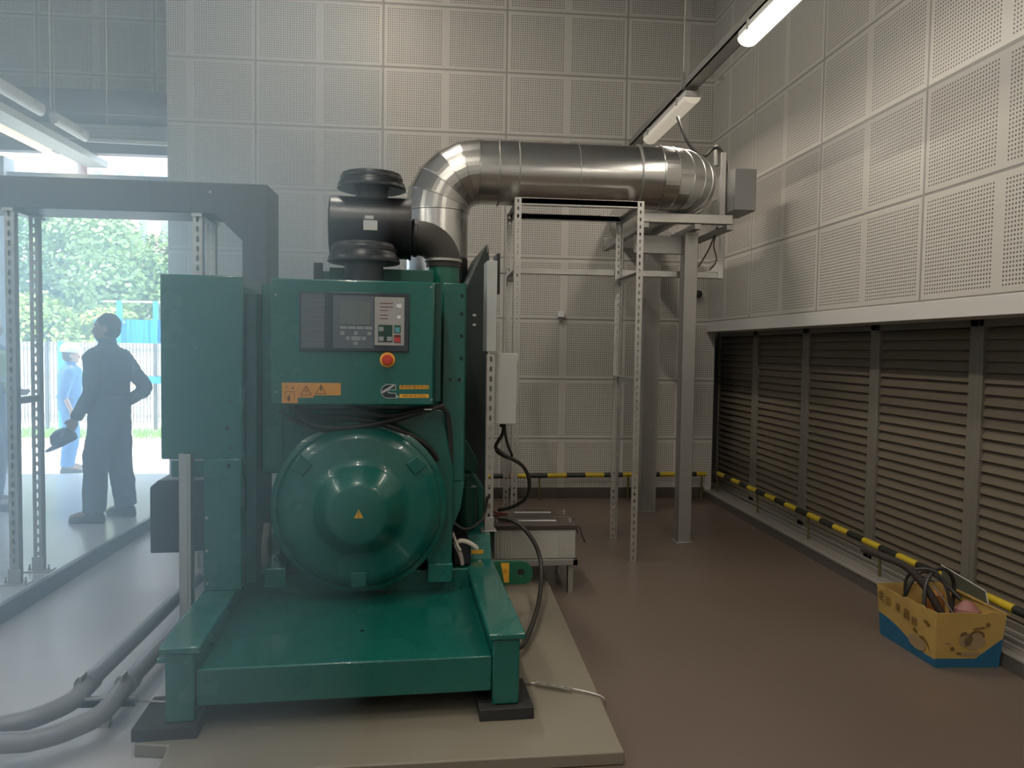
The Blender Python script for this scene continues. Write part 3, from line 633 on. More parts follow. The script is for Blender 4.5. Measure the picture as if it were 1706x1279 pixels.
# H-section posts frame carrying the silencer end
hf = empty('steel_post_frame', (1.93, 6.3, 0), 0, 'grey steel two-post frame under the right end of the exhaust pipe', 'frame')
def hpost(x, y, z1, w=.105):
    mb = MB(); mb.box(x - w / 2, x + w / 2, y, y + .008, 0, z1); mb.box(x - w / 2, x + w / 2, y + w - .008, y + w, 0, z1); mb.box(x - .004, x + .004, y + .008, y + w - .008, 0, z1)
    mb.box(x - w / 2, x - w / 2 + .006, y, y + w, 0, z1)
    mb.box(x - .075, x + .075, y - .02, y + w + .02, 0, .008)
    return mb
hpost(1.925, 5.77, 2.42).build('post', STEEL, hf, bevel=.004); hpost(1.955, 6.91, 2.42, .14).build('post', STEEL, hf, bevel=.004)
MB().box(1.49, 2.19, 5.62, 5.70, 2.462, 2.53).build('front_channel', GALV, hf, bevel=.003)
MB().box(1.49, 2.19, 6.95, 7.03, 2.44, 2.53).build('rear_channel', STEEL, hf, bevel=.003)
for x in (1.50, 1.90, 2.15): MB().box(x, x + .05, 5.63, 7.05, 2.42, 2.462).build('long_beam', STEEL, hf, bevel=.003)
MB().box(1.5, 1.95, 5.86, 5.90, 2.26, 2.40).build('brace_plate', STEEL, hf, bevel=.003)
cable('thin black cable hanging under the grey control box beside the steel post', [(2.18, 5.92, 2.49), (2.13, 5.92, 2.34), (2.06, 5.92, 2.21), (2.02, 5.92, 2.16)], .006)
cable('thin black cable hanging next to the bracket upright', [(2.19, 5.93, 2.48), (2.16, 5.93, 2.35), (2.185, 5.93, 2.23), (2.13, 5.93, 2.15)], .005)
cb2 = empty('control_box', (2.34, 5.95, 2.6), 0, 'square grey control box at the right end of the exhaust pipe', 'box')
MB().box(2.26, 2.44, 5.80, 6.15, 2.60, 2.925).build('body', GREYD, cb2, bevel=.004); MB().box(2.262, 2.438, 5.788, 5.80, 2.603, 2.922).build('cover', GREYD, cb2, bevel=.004)

# ================================================================ exhaust pipe
ep = empty('exhaust_pipe', (-.03, 5.6, 0.4), 0, 'thick aluminium-clad exhaust pipe rising behind the generator and turning right', 'pipe')
r0 = .227; Yp = 5.6; zc = 2.777; xc = -.03; RB = .30
MB().lathe([(r0, .42), (r0, zc - RB)], (xc, Yp, 0), (0, 0, 1), 48, cap=False).build('vertical_run', ALU, ep, smooth=True)
def elbow(c, a0, a1, ex, ey, name, nseg=5):
    """mitred gore elbow: centre c, unit vectors ex, ey span the bend plane"""
    pts = []; ex, ey, c = Vector(ex), Vector(ey), Vector(c); nrm = ex.cross(ey)
    rings = []
    for i in range(nseg + 1):
        a = a0 + (a1 - a0) * i / nseg
        d = ex * math.cos(a) + ey * math.sin(a)
        rings.append([c + d * RB + (d * math.cos(2 * math.pi * k / 48) + nrm * math.sin(2 * math.pi * k / 48)) * (r0 + .004) for k in range(48)])
    MB().rings(rings, cap=False).build(name, ALU, ep, smooth=False)
    for i in range(nseg + 1):
        a = a0 + (a1 - a0) * i / nseg; d = ex * math.cos(a) + ey * math.sin(a); tdir = nrm.cross(d)
        rr = [[c + d * RB + tdir * o_ + (d * math.cos(2 * math.pi * k / 48) + nrm * math.sin(2 * math.pi * k / 48)) * q for k in range(48)] for o_, q in ((-.006, r0 + .002), (-.003, r0 + .009), (.003, r0 + .009), (.006, r0 + .002))]
        MB().rings(rr, cap=False).build('seam', ALU, ep, smooth=True)
for f in []: pass
elbow((xc + RB, Yp, zc - RB), math.pi, math.pi / 2, (1, 0, 0), (0, 0, 1), 'first_elbow')
x1 = 1.595
MB().lathe([(r0, xc + RB), (r0, x1)], (0, Yp, zc), (1, 0, 0), 64, cap=False).build('horizontal_run', ALU, ep, smooth=True)
for (x, w, h) in ((.405, .006, .012), (.405 + .01, .13, .004), (.545, .008, .014), (.98, .003, .003), (1.425, .012, .012)):
    MB().lathe([(r0, 0), (r0 + h, 0), (r0 + h, w), (r0, w)], (x, Yp, zc), (1, 0, 0), 64, cap=False).build('band', STEEL if w < .02 else ALU, ep, smooth=True)
elbow((x1, Yp + RB, zc), -math.pi / 2, 0, (1, 0, 0), (0, 1, 0), 'end_elbow', 7)
MB().lathe([(r0, Yp + RB), (r0, D)], (x1 + RB, 0, zc), (0, 1, 0), 48, cap=False).build('wall_run', ALU, ep, smooth=True)
MB().lathe([(.10, .0), (.24, 0), (.25, .02), (.25, .05), (.1, .05)], (xc, Yp, .42), (0, 0, 1), 40).build('bottom_flange', STEEL, ep, smooth=True)
MB().tube([(xc, Yp, .42), (xc + .1, Yp - .2, .42), (xc + .1, Yp - .5, .8)], .1, 20).build('engine_outlet', STEEL, ep, smooth=True)

# ================================================================ overhead lights
LAMP = mat('lit_tube', (1, 1, 1), .5, emit=(1, .95, .86), estr=5.5)
LAMPW = mat('lit_tube_warm', (1, 1, 1), .5, emit=(1, .66, .26), estr=1.7)
OFF = mat('faint_tube', (.62, .60, .54), .35, emit=(1, .86, .66), estr=.35)
def batten(x, y0, y1, z, m, label, power=0, color=(1, .91, .77), q=1.0):
    t = empty('ceiling_light', (x, (y0 + y1) / 2, z), 0, label, 'light')
    mb = MB(); mb.box(x - .062 * q, x + .062 * q, y0, y1, z + .028, z + .075); mb.build('housing', PAINTW, t, bevel=.008)
    prof = [(x + .066 * q * math.cos(R3(a)), z + .03 + .05 * math.sin(R3(a))) for a in range(180, 361, 18)]
    MB().prism(prof, 1, y0 + .01, y1 - .01).build('diffuser', m, t, smooth=True)
    for yy in (y0 + .18, y1 - .18): MB().box(x - .070 * q, x + .070 * q, yy, yy + .03, z + .02, z + .08).build('clip', GALV, t, bevel=.002)
    if power:
        l = light('lamp_light', 'AREA', (0, 0, -.03), (0, 0, 0), power, color, shape='RECTANGLE', size=.09, size_y=(y1 - y0)); l.parent = t
    return t
TX = 1.9; TZ = 3.43
batten(TX, 3.45, 4.72, TZ, LAMP, 'bright lit strip light at the top right of the room', 9)
batten(TX, .75, 2.0, TZ, LAMP, 'added unseen strip light nearest overhead on the right trunking, behind the view', 15)  # added lamp out of view, lifts the ambient light
batten(TX, -1.9, -.65, TZ, LAMP, 'added unseen strip light farthest back on the right trunking', 16)  # second unseen lamp, added behind the camera for fill
batten(TX, 5.75, 6.95, TZ - .02, OFF, 'faintly glowing strip light hanging above the right end of the exhaust pipe', 9)
tr = empty('lighting_trunking', (TX, 3, TZ + .08), 0, 'long grey metal lighting trunking running to the back wall above the pipe', 'trunking')
MB().box(TX - .05, TX + .05, -2.5, 7.56, TZ + .085, TZ + .10).box(TX - .05, TX - .045, -2.5, 7.56, TZ + .085, TZ + .15).box(TX + .045, TX + .05, -2.5, 7.56, TZ + .085, TZ + .15).build('channel', STEEL, tr)
for y in (5.8, 3.2, .5): 
    MB().tube([(TX - .06, y, TZ + .12), (TX - .06, y, 6)], .005, 6).build('hanger_rod', STEEL, tr)
    MB().box(TX - .075, TX + .06, y - .015, y + .015, TZ + .078, TZ + .084).box(TX - .075, TX - .05, y - .015, y + .015, TZ + .08, TZ + .20).build('hanger_clamp', STEEL, tr)
MB().lathe([(.0, 0), (.03, 0), (.035, .02), (.02, .05), (.012, .09)], (1.80, 7.1, 3.28), (0, 0, 1), 20).build('sprinkler_joint', GALV, tr, smooth=True)
MB().lathe([(.02, -.03), (.02, .03)], (1.98, 5.4, 3.45), (0, 1, 0), 12).build('conduit_coupling', GALV, tr, smooth=True)
cable('black flexible cable dropping from the trunking over the exhaust elbow', [(1.86, 6.0, 3.36), (1.885, 6, 3.30), (1.946, 6, 3.17), (2.03, 6, 3.075), (2.096, 6, 3.06), (2.16, 6, 3.12), (2.21, 6, 3.12), (2.25, 5.97, 3.03), (2.26, 5.97, 2.93)], .012)
tag(MB().lathe([(.022, 0), (.022, .16)], (2.21, 6.05, 3.0), (0, 0, 1), 16).build('pipe_stub', STEEL, smooth=True), 'short vertical pipe stub above the grey control box', 'pipe')

# left bay lights
LX = -3.35
for k, (a, lb) in enumerate(((2.2, 'added unseen strip light above the walkway, nearest the bus duct'), (-.2, 'added unseen strip light above the walkway beside the camera'), (-2.4, 'added unseen strip light above the walkway at the front wall'))): batten(LX, a, a + 1.25, 3.41, LAMP, lb, 30)  # out-of-view row added to brighten the room from behind
for k, (x, y, lb) in enumerate(((-.7, 1.2, 'added unseen fill light high over the middle of the room, nearer the generator'), (-.7, -1.8, 'added unseen fill light high over the middle of the room, nearer the front wall'), (-.7, 4.6, 'added unseen fill light high above the generator'))): batten(x, y, y + 1.25, 5.6, LAMP, lb, 66)  # high lamps out of frame, added to even out the room light
batten(LX, 4.9, 6.85, 3.41, PAINTW, 'long white unlit batten light high on the left, nearest one', q=.6)
batten(LX, 7.05, 7.65, 3.41, PAINTW, 'short white unlit batten light high on the left by the shutter', q=.6)
batten(-4.0, 7.1, 8.5, 3.43, LAMPW, 'warm yellow lit strip light high on the left over the doorway', 12, (1, .8, .5), .8)
tr = empty('cable_tray', (-3.5, 6.5, 3.38), 0, 'pale cable tray running along the left bay below the ceiling rods', 'cable tray')
MB().box(-3.75, -3.55, 5.0, 8.6, 3.36, 3.37).box(-3.76, -3.75, 5.0, 8.6, 3.36, 3.43).box(-3.55, -3.54, 5, 8.6, 3.36, 3.43).build('tray', PAINTW, tr, bevel=.002)
for (x, y) in ((-3.65, 6.3), (-3.65, 7.7)): MB().tube([(x, y, 3.43), (x, y, 6)], .005, 6).build('hanger_rod', STEEL, tr)
for (x, y, lb) in ((-3.30, 5.7, 'leftmost thin rod hanging from the ceiling above the batten light'), (-3.30, 6.9, 'thin hanger rod in the left bay between the two batten lights'), (-3.05, 7.4, 'thin hanger rod nearest the back wall edge in the left bay')):
    tag(MB().tube([(x, y, 3.48), (x, y, 6)], .005, 6).build('hanger_rod', STEEL, smooth=True), lb, 'rod')
tag(MB().tube([(-3.35, 7.65, 3.41), (-2.48, 7.70, 3.41)], .018, 10).build('conduit', WHITE, smooth=True), 'white horizontal conduit running from the batten light to the wall edge', 'conduit')
tag(MB().tube([(-4.3, 7.6, 3.66), (-2.48, 7.66, 3.66)], .007, 6).build('thin_pipe', STEEL, smooth=True), 'thin dark pipe crossing below the shutter housing', 'pipe')

# ================================================================ bus duct and its posts
bd = empty('bus_duct', (-2, 4.75, 1.2), 0, 'dark grey square bus duct crossing on the left and turning down to the generator', 'duct')
mb = MB(); mb.prism([(-4.3, 2.257), (-1.305, 2.257), (-1.15, 2.105), (-1.15, 1.0), (-1.008, 1.0), (-1.008, 2.435), (-4.3, 2.435)], 1, 4.6, 4.92)
mb.build('casing', DUCT, bd, bevel=.004)
for x in (-1.62, -1.56, -1.50): MB().lathe([(.008, 0), (.006, .005)], (x, 4.6, 2.31), (0, -1, 0), 10).build('bolt', GALV, bd)
for x in (-1.45, -1.33): MB().lathe([(.009, 0), (.007, .005)], (x, 4.6, 2.38), (0, -1, 0), 10).build('bolt', GALV, bd)
MB().box(-1.66, -1.44, 4.594, 4.6, 2.262, 2.43).build('joint_cover', DUCT, bd, bevel=.002)
for (px, lb) in ((-2.43, 'pair of slotted steel posts with foot plates on the walkway edge'), (-1.40, 'pair of slotted steel posts under the bus duct just right of the doorway')):
    t = empty('duct_support', (px, 4.75, .1), 0, lb, 'support', 'duct supports')
    zb = .1 if px < -2 else 0
    for y in (4.60, 4.86):
        mb = MB(); mb.slotted((px - .025, y, zb), (1, 0, 0), (0, 0, 1), .05, 2.25 - zb, pitch=.055, sw=.016, sh=.034)
        mb.box(px - .027, px - .024, y, y + .04, zb, 2.25); mb.box(px + .024, px + .027, y, y + .04, zb, 2.25)
        if y < 4.7 : mb.box(px - .025, px + .025, y + .037, y + .04, zb, 2.25)
        lg_ = mb.build('post', GALV, t)
        MB().box(px - .035, px + .035, y - .006, y - .002, zb, zb + .09).box(px - .075, px + .075, y - .03, y + .06, zb, zb + .007).build('foot_plate', GALV, lg_, bevel=.001)
        for dx in (-.055, .055): MB().lathe([(.009, 0), (.009, .012), (.005, .012), (.005, .035)], (px + dx, y + .01, zb + .006), (0, 0, 1), 6).build('anchor_bolt', GALV, lg_)
    MB().box(px - .02, px + .02, 4.62, 4.88, 1.14, 1.18).build('tie_bar', GALV, t, bevel=.002)
    MB().box(px - .03, px + .03, 4.58, 4.94, 2.235, 2.255).build('head_bar', GALV, t, bevel=.002)

# strut post before the breaker cabinet, and the grey conduits on the floor
t = empty('strut_post', (-1.126, 3.52, 0), 0, 'short galvanised channel post standing left of the breaker cabinet', 'post')
MB().box(-1.152, -1.10, 3.50, 3.503, 0, 1.012).box(-1.152, -1.149, 3.50, 3.55, 0, 1.012).box(-1.103, -1.10, 3.50, 3.55, 0, 1.012).box(-1.138, -1.114, 3.497, 3.50, 0, 1.012).build('channel', GALV, t, bevel=.001)
MB().box(-1.185, -1.085, 3.47, 3.57, 0, .006).build('foot_plate', GALV, t, bevel=.001)
def bend(x, ys_, z, xe, lb):
    t = empty('grey_conduit', (x, 4, 0), 0, lb, 'conduit', 'grey floor conduits')
    MB().tube([(x, 3.10, z), (x, 4.5, z)], .034, 20).build('straight_pipe', CONDUIT, t, smooth=True)
    p = [(x, 3.14, z), (x, 3.10, z - .003), (x - .015, ys_ + .17, z - .03), (x - .07, ys_ + .1, z - .045), (x - .17, ys_ + .02, z - .05), (x - .35, ys_, z - .05), (xe, ys_ + .0, z - .05)]
    MB().tube(p, .036, 20, sub=6).build('bent_pipe', CONDUIT, t, smooth=True)
    MB().lathe([(.034, -.03), (.043, -.028), (.043, .028), (.034, .03)], (x, 3.12, z), (0, 1, 0), 24, cap=False).build('coupling', CONDUIT, t, smooth=True)
    MB().box(x - .006, x + .006, 3.05, 3.10, z + .03, z + .055).build('saddle_screw', GALV, t, bevel=.002)
bend(-1.378, 2.88, .15, -2.6, 'grey plastic conduit on the left floor, the outer one farther from the skid')
bend(-1.225, 2.76, .15, -2.6, 'grey plastic conduit on the left floor, the inner one nearer the skid')
t = empty('conduit_bracket', (-1.28, 3.05, 0), 0, 'steel channel bracket holding both grey conduits off the floor', 'bracket')
MB().box(-1.46, -1.17, 3.04, 3.08, .085, .115).box(-1.46, -1.17, 3.04, 3.043, .085, .125).build('channel', GALV, t, bevel=.002)
MB().box(-1.31, -1.27, 3.045, 3.08, 0, .085).build('leg', GALV, t, bevel=.002)
MB().tube([(-1.17, 3.06, .10), (-1.0, 3.0, .115)], .005, 6).build('tie_rod', STEEL, t)

# ================================================================ small wall items
t = empty('wall_sensor', (1.2, 7.56, 1.8), 0, 'small cream sensor box on the back wall', 'sensor')
MB().box(1.17, 1.235, 7.53, 7.58, 1.82, 1.88).build('body', WHITE, t, bevel=.004); MB().box(1.185, 1.215, 7.545, 7.58, 1.78, 1.82).build('stem', GREYD, t, bevel=.003)
tag(MB().lathe([(.0, 0), (.03, 0), (.038, .01), (.038, .05), (.025, .06), (0, .06)], (2.60, 7.58, 2.08), (0, -1, 0), 20).build('wall_buzzer', BLACK, smooth=True), 'round black wall device beside the steel post near the corner', 'buzzer')

# ================================================================ carton with hose scraps
ct = empty('carton', (2.53, 3.6, 0), 0, 'open yellow and blue cardboard carton of scrap cables by the kerb', 'carton')
CY = mat('carton_yellow', (.42, .27, .075), .75, 0, .14, 9); CBL = mat('carton_blue', (.012, .10, .19), .7, 0, .1, 9); CIN = mat('carton_inside', (.30, .17, .09), .85)
P = [Vector((2.385, 3.39)), Vector((2.70, 3.375)), Vector((2.72, 3.82)), Vector((2.375, 3.83))]
def cwall(a, b, blue, name, ztop, flare=.02, n=24):
    """one wall: yellow with a blue wave at the bottom; blue(t) is the height of the wave"""
    d = (b - a); cen = Vector((2.545, 3.60)); nrm = Vector((d.y, -d.x)).normalized()
    for (nm, lo, hi, m, off) in ((name, lambda t: 0, lambda t: ztop(t), CY, 0), ('blue_wave', lambda t: 0, blue, CBL, .0012)):
        mb = MB(); O, I = [], []
        for i in range(n + 1):
            t = i / n; p = a + d * t
            for L, q in ((O, off), (I, -.005 if off == 0 else off - .001)):
                row = []
                for k in range(7):
                    z = lo(t) + (hi(t) - lo(t)) * k / 6; o_ = nrm * q; c2 = cen + (p - cen) * (1 + .10 * z / .28); row.append(mb.v((c2.x + o_.x, c2.y + o_.y, z + .001)))
                L.append(row)
        for L in (O, I):
            for i in range(n):
                for k in range(6): mb.face([L[i][k], L[i + 1][k], L[i + 1][k + 1], L[i][k + 1]])
        for i in range(n):
            mb.face([O[i][6], O[i + 1][6], I[i + 1][6], I[i][6]]); mb.face([O[i][0], O[i + 1][0], I[i + 1][0], I[i][0]])
        for i in (0, n):
            for k in range(6): mb.face([O[i][k], O[i][k + 1], I[i][k + 1], I[i][k]])
        mb.build(nm, m, ct)
random.seed(4)
torn = [random.uniform(-.006, .006) for _ in range(40)]
cwall(P[0], P[1], lambda t: .045 + .10 * max(0, t - .62) / .38 if t > .62 else .045, 'front_wall', lambda t: .272 + (torn[int(t * 20)] if t > .6 else 0))
cwall(P[3], P[0], lambda t: .075 * (1 - t) ** 1.5 + .045 + .012 * math.sin(t * 6), 'left_wall', lambda t: .262 + .012 * t + torn[int(t * 30)])
cwall(P[1], P[2], lambda t: .05, 'right_wall', lambda t: .27 + .0 * t)
cwall(P[2], P[3], lambda t: .05, 'back_wall', lambda t: .27)
mb = MB(); mb.prism([(p.x, p.y) for p in P], 2, .001, .006); mb.build('bottom', CIN, ct)
mb = MB(); mb.prism([(2.71, .27), (2.765, .25), (2.765, .246), (2.71, .265)], 1, 3.39, 3.80); mb.build('side_flap', CY, ct)
mb = MB(); mb.prism([(3.50, .268), (3.85, .268), (3.86, .36), (3.52, .325)], 0, 2.728, 2.732); mb.build('rear_flap', mat('carton_olive', (.07, .075, .05), .8), ct)
MB().tube([(2.73, 3.86, .36), (2.73, 3.52, .325), (2.73, 3.50, .27)], .0035, 6).build('flap_edge', mat('carton_white_edge', (.45, .42, .38), .8), ct)
# printing on the carton
BR = mat('carton_print_brown', (.16, .09, .02), .8); CR = mat('carton_print_cream', (.30, .21, .11), .8)
def ff(x, z):
    f = 1 + .10 * z / .28; return (2.545 + (2.385 + x - 2.545) * f, 3.60 + (3.39 - .015 * x / .315 - 3.60) * f - .0025, z)
def blob(pts, m, name='print'):
    mb = MB(); A = [mb.v(ff(*p)) for p in pts]; mb.face(A); return mb.build(name, m, ct)
circ = lambda cx, cz, rx, rz, a0=0, a1=360, n=20: [(cx + rx * math.cos(R3(a0 + (a1 - a0) * i / n)), cz + rz * math.sin(R3(a0 + (a1 - a0) * i / n))) for i in range(n + 1)]
blob(circ(.178, .135, .052, .045), CR); blob(circ(.14, .14, .034, .035), CR)
blob(circ(.19, .158, .036, .030, 0, 150) + circ(.188, .15, .030, .026, 150, 0), BR); blob(circ(.13, .158, .02, .022, 30, 180) + [(.118, .158)], BR)
blob([(.16, .19), (.2, .195), (.23, .20), (.215, .206), (.18, .20)], BR)
blob(circ(.235, .215, .011, .011), BR); blob(circ(.078, .095, .012, .011), BR); blob([(.1, .066), (.123, .066), (.123, .078), (.1, .078)], BR); blob([(.125, .060), (.215, .063), (.215, .078), (.125, .078)], CR)
blob([(.045, .122), (.07, .122), (.07, .127), (.045, .127)], CR)
def lt(a, z):
    f = 1 + .10 * z / .28; return (2.545 + (2.375 + .01 * (1 - a) - 2.545) * f - .0035, 3.60 + (3.39 + .44 * a - 3.60) * f, z)
lrot = Matrix(((0, 0, -1), (-1, 0, 0), (0, 1, 0))).to_euler()
for (s_, a, z, sz) in (('金', .92, .215, .055), ('珍', .79, .20, .055), ('果', .62, .195, .05), ('蔬', .47, .185, .055), ('鲜', .34, .17, .05)):
    p = lt(a, z); o = text('carton_lettering', s_, sz, BR, ct, (0, 0, 0), lrot, local=True); o.location = Vector(p) - Vector((2.53, 3.6, 0))
def lblob(pts, m):
    mb = MB(); mb.face([mb.v(lt(*p)) for p in pts]); mb.build('print', m, ct)
lblob([(.38, .13), (.33, .145), (.28, .13), (.32, .12)], BR); lblob([(.26, .118), (.18, .125), (.12, .105), (.08, .06), (.12, .085), (.18, .105), (.25, .108)], BR)
lblob([(.30 + .15 * math.cos(R3(a)), .075 + .035 * math.sin(R3(a))) for a in range(0, 360, 20)], CR); lblob([(.2, .205), (.14, .215), (.08, .2), (.12, .185)], BR)
# scraps in the carton
HC = mat('hose_scrap', (.045, .035, .032), .55)
def scrap(lb, pts, r, m=HC, cat='hose', nm='hose_scrap'): tag(MB().tube(pts, r, 12, sub=8).build(nm, m, smooth=True), lb, cat)
scrap('thick dark hose sticking out of the carton toward the left', [(2.175, 3.70, .50), (2.26, 3.68, .47), (2.38, 3.64, .42), (2.46, 3.60, .33), (2.53, 3.56, .2), (2.60, 3.52, .08)], .019)
scrap('thin black cable arching over the left wall of the carton', [(2.43, 3.7, .20), (2.41, 3.68, .33), (2.44, 3.65, .40), (2.52, 3.6, .40), (2.56, 3.56, .3), (2.58, 3.55, .15)], .008, CABLE, 'cable', 'cable_scrap')
scrap('black cable arching across the middle of the carton', [(2.43, 3.55, .2), (2.45, 3.58, .33), (2.52, 3.62, .40), (2.62, 3.66, .39), (2.69, 3.7, .3), (2.68, 3.7, .12)], .010, CABLE, 'cable', 'cable_scrap')
scrap('black cable lying along the rear of the carton', [(2.44, 3.76, .18), (2.52, 3.76, .34), (2.62, 3.76, .34), (2.70, 3.66, .24)], .011, CABLE, 'cable', 'cable_scrap')
scrap('thin pale rod leaning diagonally inside the carton', [(2.45, 3.52, .36), (2.52, 3.47, .24), (2.57, 3.44, .12)], .004, STEEL, 'rod', 'metal_rod')
tag(MB().lathe([(0, 0), (.05, .0), (.058, .02), (.058, .20), (.02, .24), (0, .245)], (2.63, 3.52, .03), (.1, .1, 1), 20).build('pink_bundle', mat('pink_plastic', (.30, .13, .12), .6), smooth=True), 'dull pink plastic bundle in the front right of the carton', 'bundle')
tag(MB().lathe([(0, 0), (.04, .0), (.045, .02), (.045, .2), (0, .22)], (2.60, 3.70, .06), (-.1, 0, 1), 20).build('orange_bundle', mat('orange_plastic', (.34, .13, .03), .6), smooth=True), 'brownish orange plastic item in the middle of the carton', 'bundle')

# ================================================================ OUTSIDE THE DOORWAY
GZ = -.22
struct(MB().box(-40, 12, 8.5, 13.1, GZ - .1, GZ).build('floor_yard', mat('pale_paving', (.72, .66, .62), .8, 0, .05, .6)))
struct(MB().box(-40, 12, 13.1, 13.35, GZ - .1, GZ + .12).build('trim_6', mat('pinkish_kerb', (.48, .38, .35), .8)))
struct(MB().box(-40, 12, 13.35, 60, GZ - .1, GZ + .08).build('ground_far', mat('far_ground', (.6, .58, .5), .9)))
gr = MB(); random.seed(11)
for i in range(5200):
    x = random.uniform(-12, -2); y = random.uniform(13.5, 14.7); a = random.uniform(0, 3.1); h = random.uniform(.06, .17); w = .012
    dx, dy = math.cos(a) * w, math.sin(a) * w; l = random.uniform(-.04, .04)
    gr.face([gr.v((x - dx, y - dy, GZ + .07)), gr.v((x + dx, y + dy, GZ + .07)), gr.v((x + l, y + l, GZ + .07 + h))])
o = gr.build('grass_strip', mat('grass_green', (.30, .50, .12), .8, 0, .3, 8), recalc=False); tag(o, 'bright green grass strip between kerb and white mesh fence', 'grass', kind='stuff')

FW = mat('white_fence_wire', (.13, .13, .13), .5)
fp = None
flabs = ['white wire mesh fence panel at the left end of the doorway view', 'white wire mesh fence panel behind the worker in light blue', 'white wire mesh fence panel behind the dark standing figure', 'white wire mesh fence panel at the right end, by the green cabinet edge']
for k in range(4):
    x0 = -11.2 + k * 1.95
    if fp is None:
        fp = empty('mesh_fence', (x0, 15, GZ), 0, flabs[0], 'fence', 'white mesh fence panels')
        mb = MB()
        for i in range(30): mb.box(x0 + .05 + i * .062, x0 + .062 + i * .062, 15, 15.012, GZ + .2, 1.50)
        for z in (.1, .13, .45, .48, .85, .88, 1.35, 1.38, 1.47): mb.box(x0 + .03, x0 + 1.9, 14.99, 15.01, z, z + .012)
        mb.build('mesh', FW, fp)
        MB().box(x0 - .03, x0 + .03, 14.97, 15.03, GZ + .08, 1.5).build('post', FW, fp, bevel=.004)
    else:
        c = copy_tree(fp); c.location.x = x0; c['label'] = flabs[k]
BLUE = mat('sky_blue_paint', (.02, .34, .62), .45, 0, .04)
tag(MB().box(-7.06, -6.94, 14.9, 14.96, .95, 1.52).box(-7.06, -6.94, 14.9, 14.96, GZ + .08, .95).build('blue_post', BLUE, bevel=.01), 'blue post rising behind the head of the worker in light blue', 'post')
tag(MB().box(-30, 2, 17, 17.2, GZ, 1.42).box(-30, 2, 16.95, 17.25, 1.42, 1.50).build('boundary_wall', mat('white_render', (.78, .77, .74), .8)), 'white rendered boundary wall behind the mesh fence', 'wall')
mb = MB()
n = 60
for i in range(n):
    x = -8.15 + i * .06; mb.face([mb.v((x, 19 + (i % 2) * .04, 1.2)), mb.v((x + .06, 19 + ((i + 1) % 2) * .04, 1.2)), mb.v((x + .06, 19 + ((i + 1) % 2) * .04, 2.06)), mb.v((x, 19 + (i % 2) * .04, 2.06))])
o = mb.build('blue_hoarding', mat('blue_sheet', (.02, .40, .72), .4), recalc=False); md = o.modifiers.new('s', 'SOLIDIFY'); md.thickness = .01
tag(o, 'bright blue corrugated metal hoarding above the white wall', 'hoarding')
bf = empty('gantry', (-7, 18.9, GZ), 0, 'thin blue steel frame standing over the corrugated hoarding', 'frame')
for x in (-7.55, -6.72, -6.46): MB().box(x - .05, x + .05, 18.85, 18.95, GZ, 2.5).build('post', BLUE, bf, bevel=.006)
MB().box(-7.9, -6.3, 18.88, 18.92, 2.46, 2.50).build('top_rail', WHITE, bf)
sg = empty('fence_sign', (-5.45, 14.93, .6), 0, 'small yellow and blue sign boards hung on the white fence', 'sign')
MB().box(-5.74, -5.58, 14.9, 14.93, .70, .90).build('yellow_board', mat('sign_yellow', (.85, .55, .2), .5), sg); MB().box(-5.55, -5.1, 14.9, 14.93, .75, .88).build('blue_board', BLUE, sg)

def tree(name, x, y, z0, zc_, rx, rz_, m, label, seed, trunk=True, nleaf=8500, ls=.11):
    t = empty(name, (x, y, z0), 0, label, 'tree' if trunk else 'bush')
    rnd = random.Random(seed); mb = MB()
    cl = [(rnd.gauss(0, .42) * rx, rnd.gauss(0, .42) * rx, rnd.uniform(-.8, .8) * rz_, rnd.uniform(.35, .6) * rx) for _ in range(16)]
    for i in range(nleaf):
        c = cl[i % len(cl)]; d = Vector((rnd.gauss(0, 1), rnd.gauss(0, 1), rnd.gauss(0, 1))).normalized() * c[3] * rnd.uniform(.75, 1.05)
        p = Vector((x + c[0], y + c[1], zc_ + c[2])) + d
        if p.z < z0: continue
        a = Vector((rnd.gauss(0, 1), rnd.gauss(0, 1), rnd.gauss(0, .6))).normalized(); b = a.cross(d).normalized() * ls * .5; a = a * ls * .8
        mb.face([mb.v(p - a), mb.v(p + b), mb.v(p + a), mb.v(p - b)])
    mb.build('foliage', m, t, recalc=False)
    mb = MB(); mb.tube([(x, y, z0), (x + .05, y, (z0 + zc_) / 2), (x, y, zc_)], [.14, .1, .05] if trunk else [.05, .04, .02], 8)
    for k in range(5):
        c = cl[k]; mb.tube([(x, y, zc_ - rz_ * .6), (x + c[0] * .8, y + c[1] * .8, zc_ + c[2])], [.05, .02], 6)
    mb.build('trunk', mat('bark', (.16, .13, .10), .9), t, smooth=True)
def leafmat(n, c):
    m = mat(n, c, .6, 0, .35, 3); b = m.node_tree.nodes['Principled BSDF']; b.inputs['Subsurface Weight'].default_value = 0
    return m
L1 = leafmat('leaf_green', (.20,.33,.14)); L2 = leafmat('leaf_pale', (.27,.40,.14)); L3 = leafmat('leaf_yellowgreen', (.34,.45,.10))
tl = [('tree', -15.6, 24, 3.3, 2.3, 2.6, L1, 'pale green tree at the far left beyond the fence'), ('tree', -13.3, 23, 3.6, 2.2, 2.3, L1, 'large pale green tree second from the left beyond the fence'),
      ('tree', -11.3, 24.5, 3.4, 2.1, 2.2, L2, 'yellowish green tree in the middle beyond the fence'), ('tree', -9.4, 23.5, 3.1, 2.0, 2.0, L2, 'pale green tree behind the blue hoarding'),
      ('tree', -7.2, 25, 3.0, 2.0, 2.0, L1, 'pale green tree mostly behind the back wall edge')]
for i, (nm, x, y, zc_, rx, rz_, m, lb) in enumerate(tl): tree(nm, x, y, GZ, zc_, rx, rz_, m, lb, i + 3)
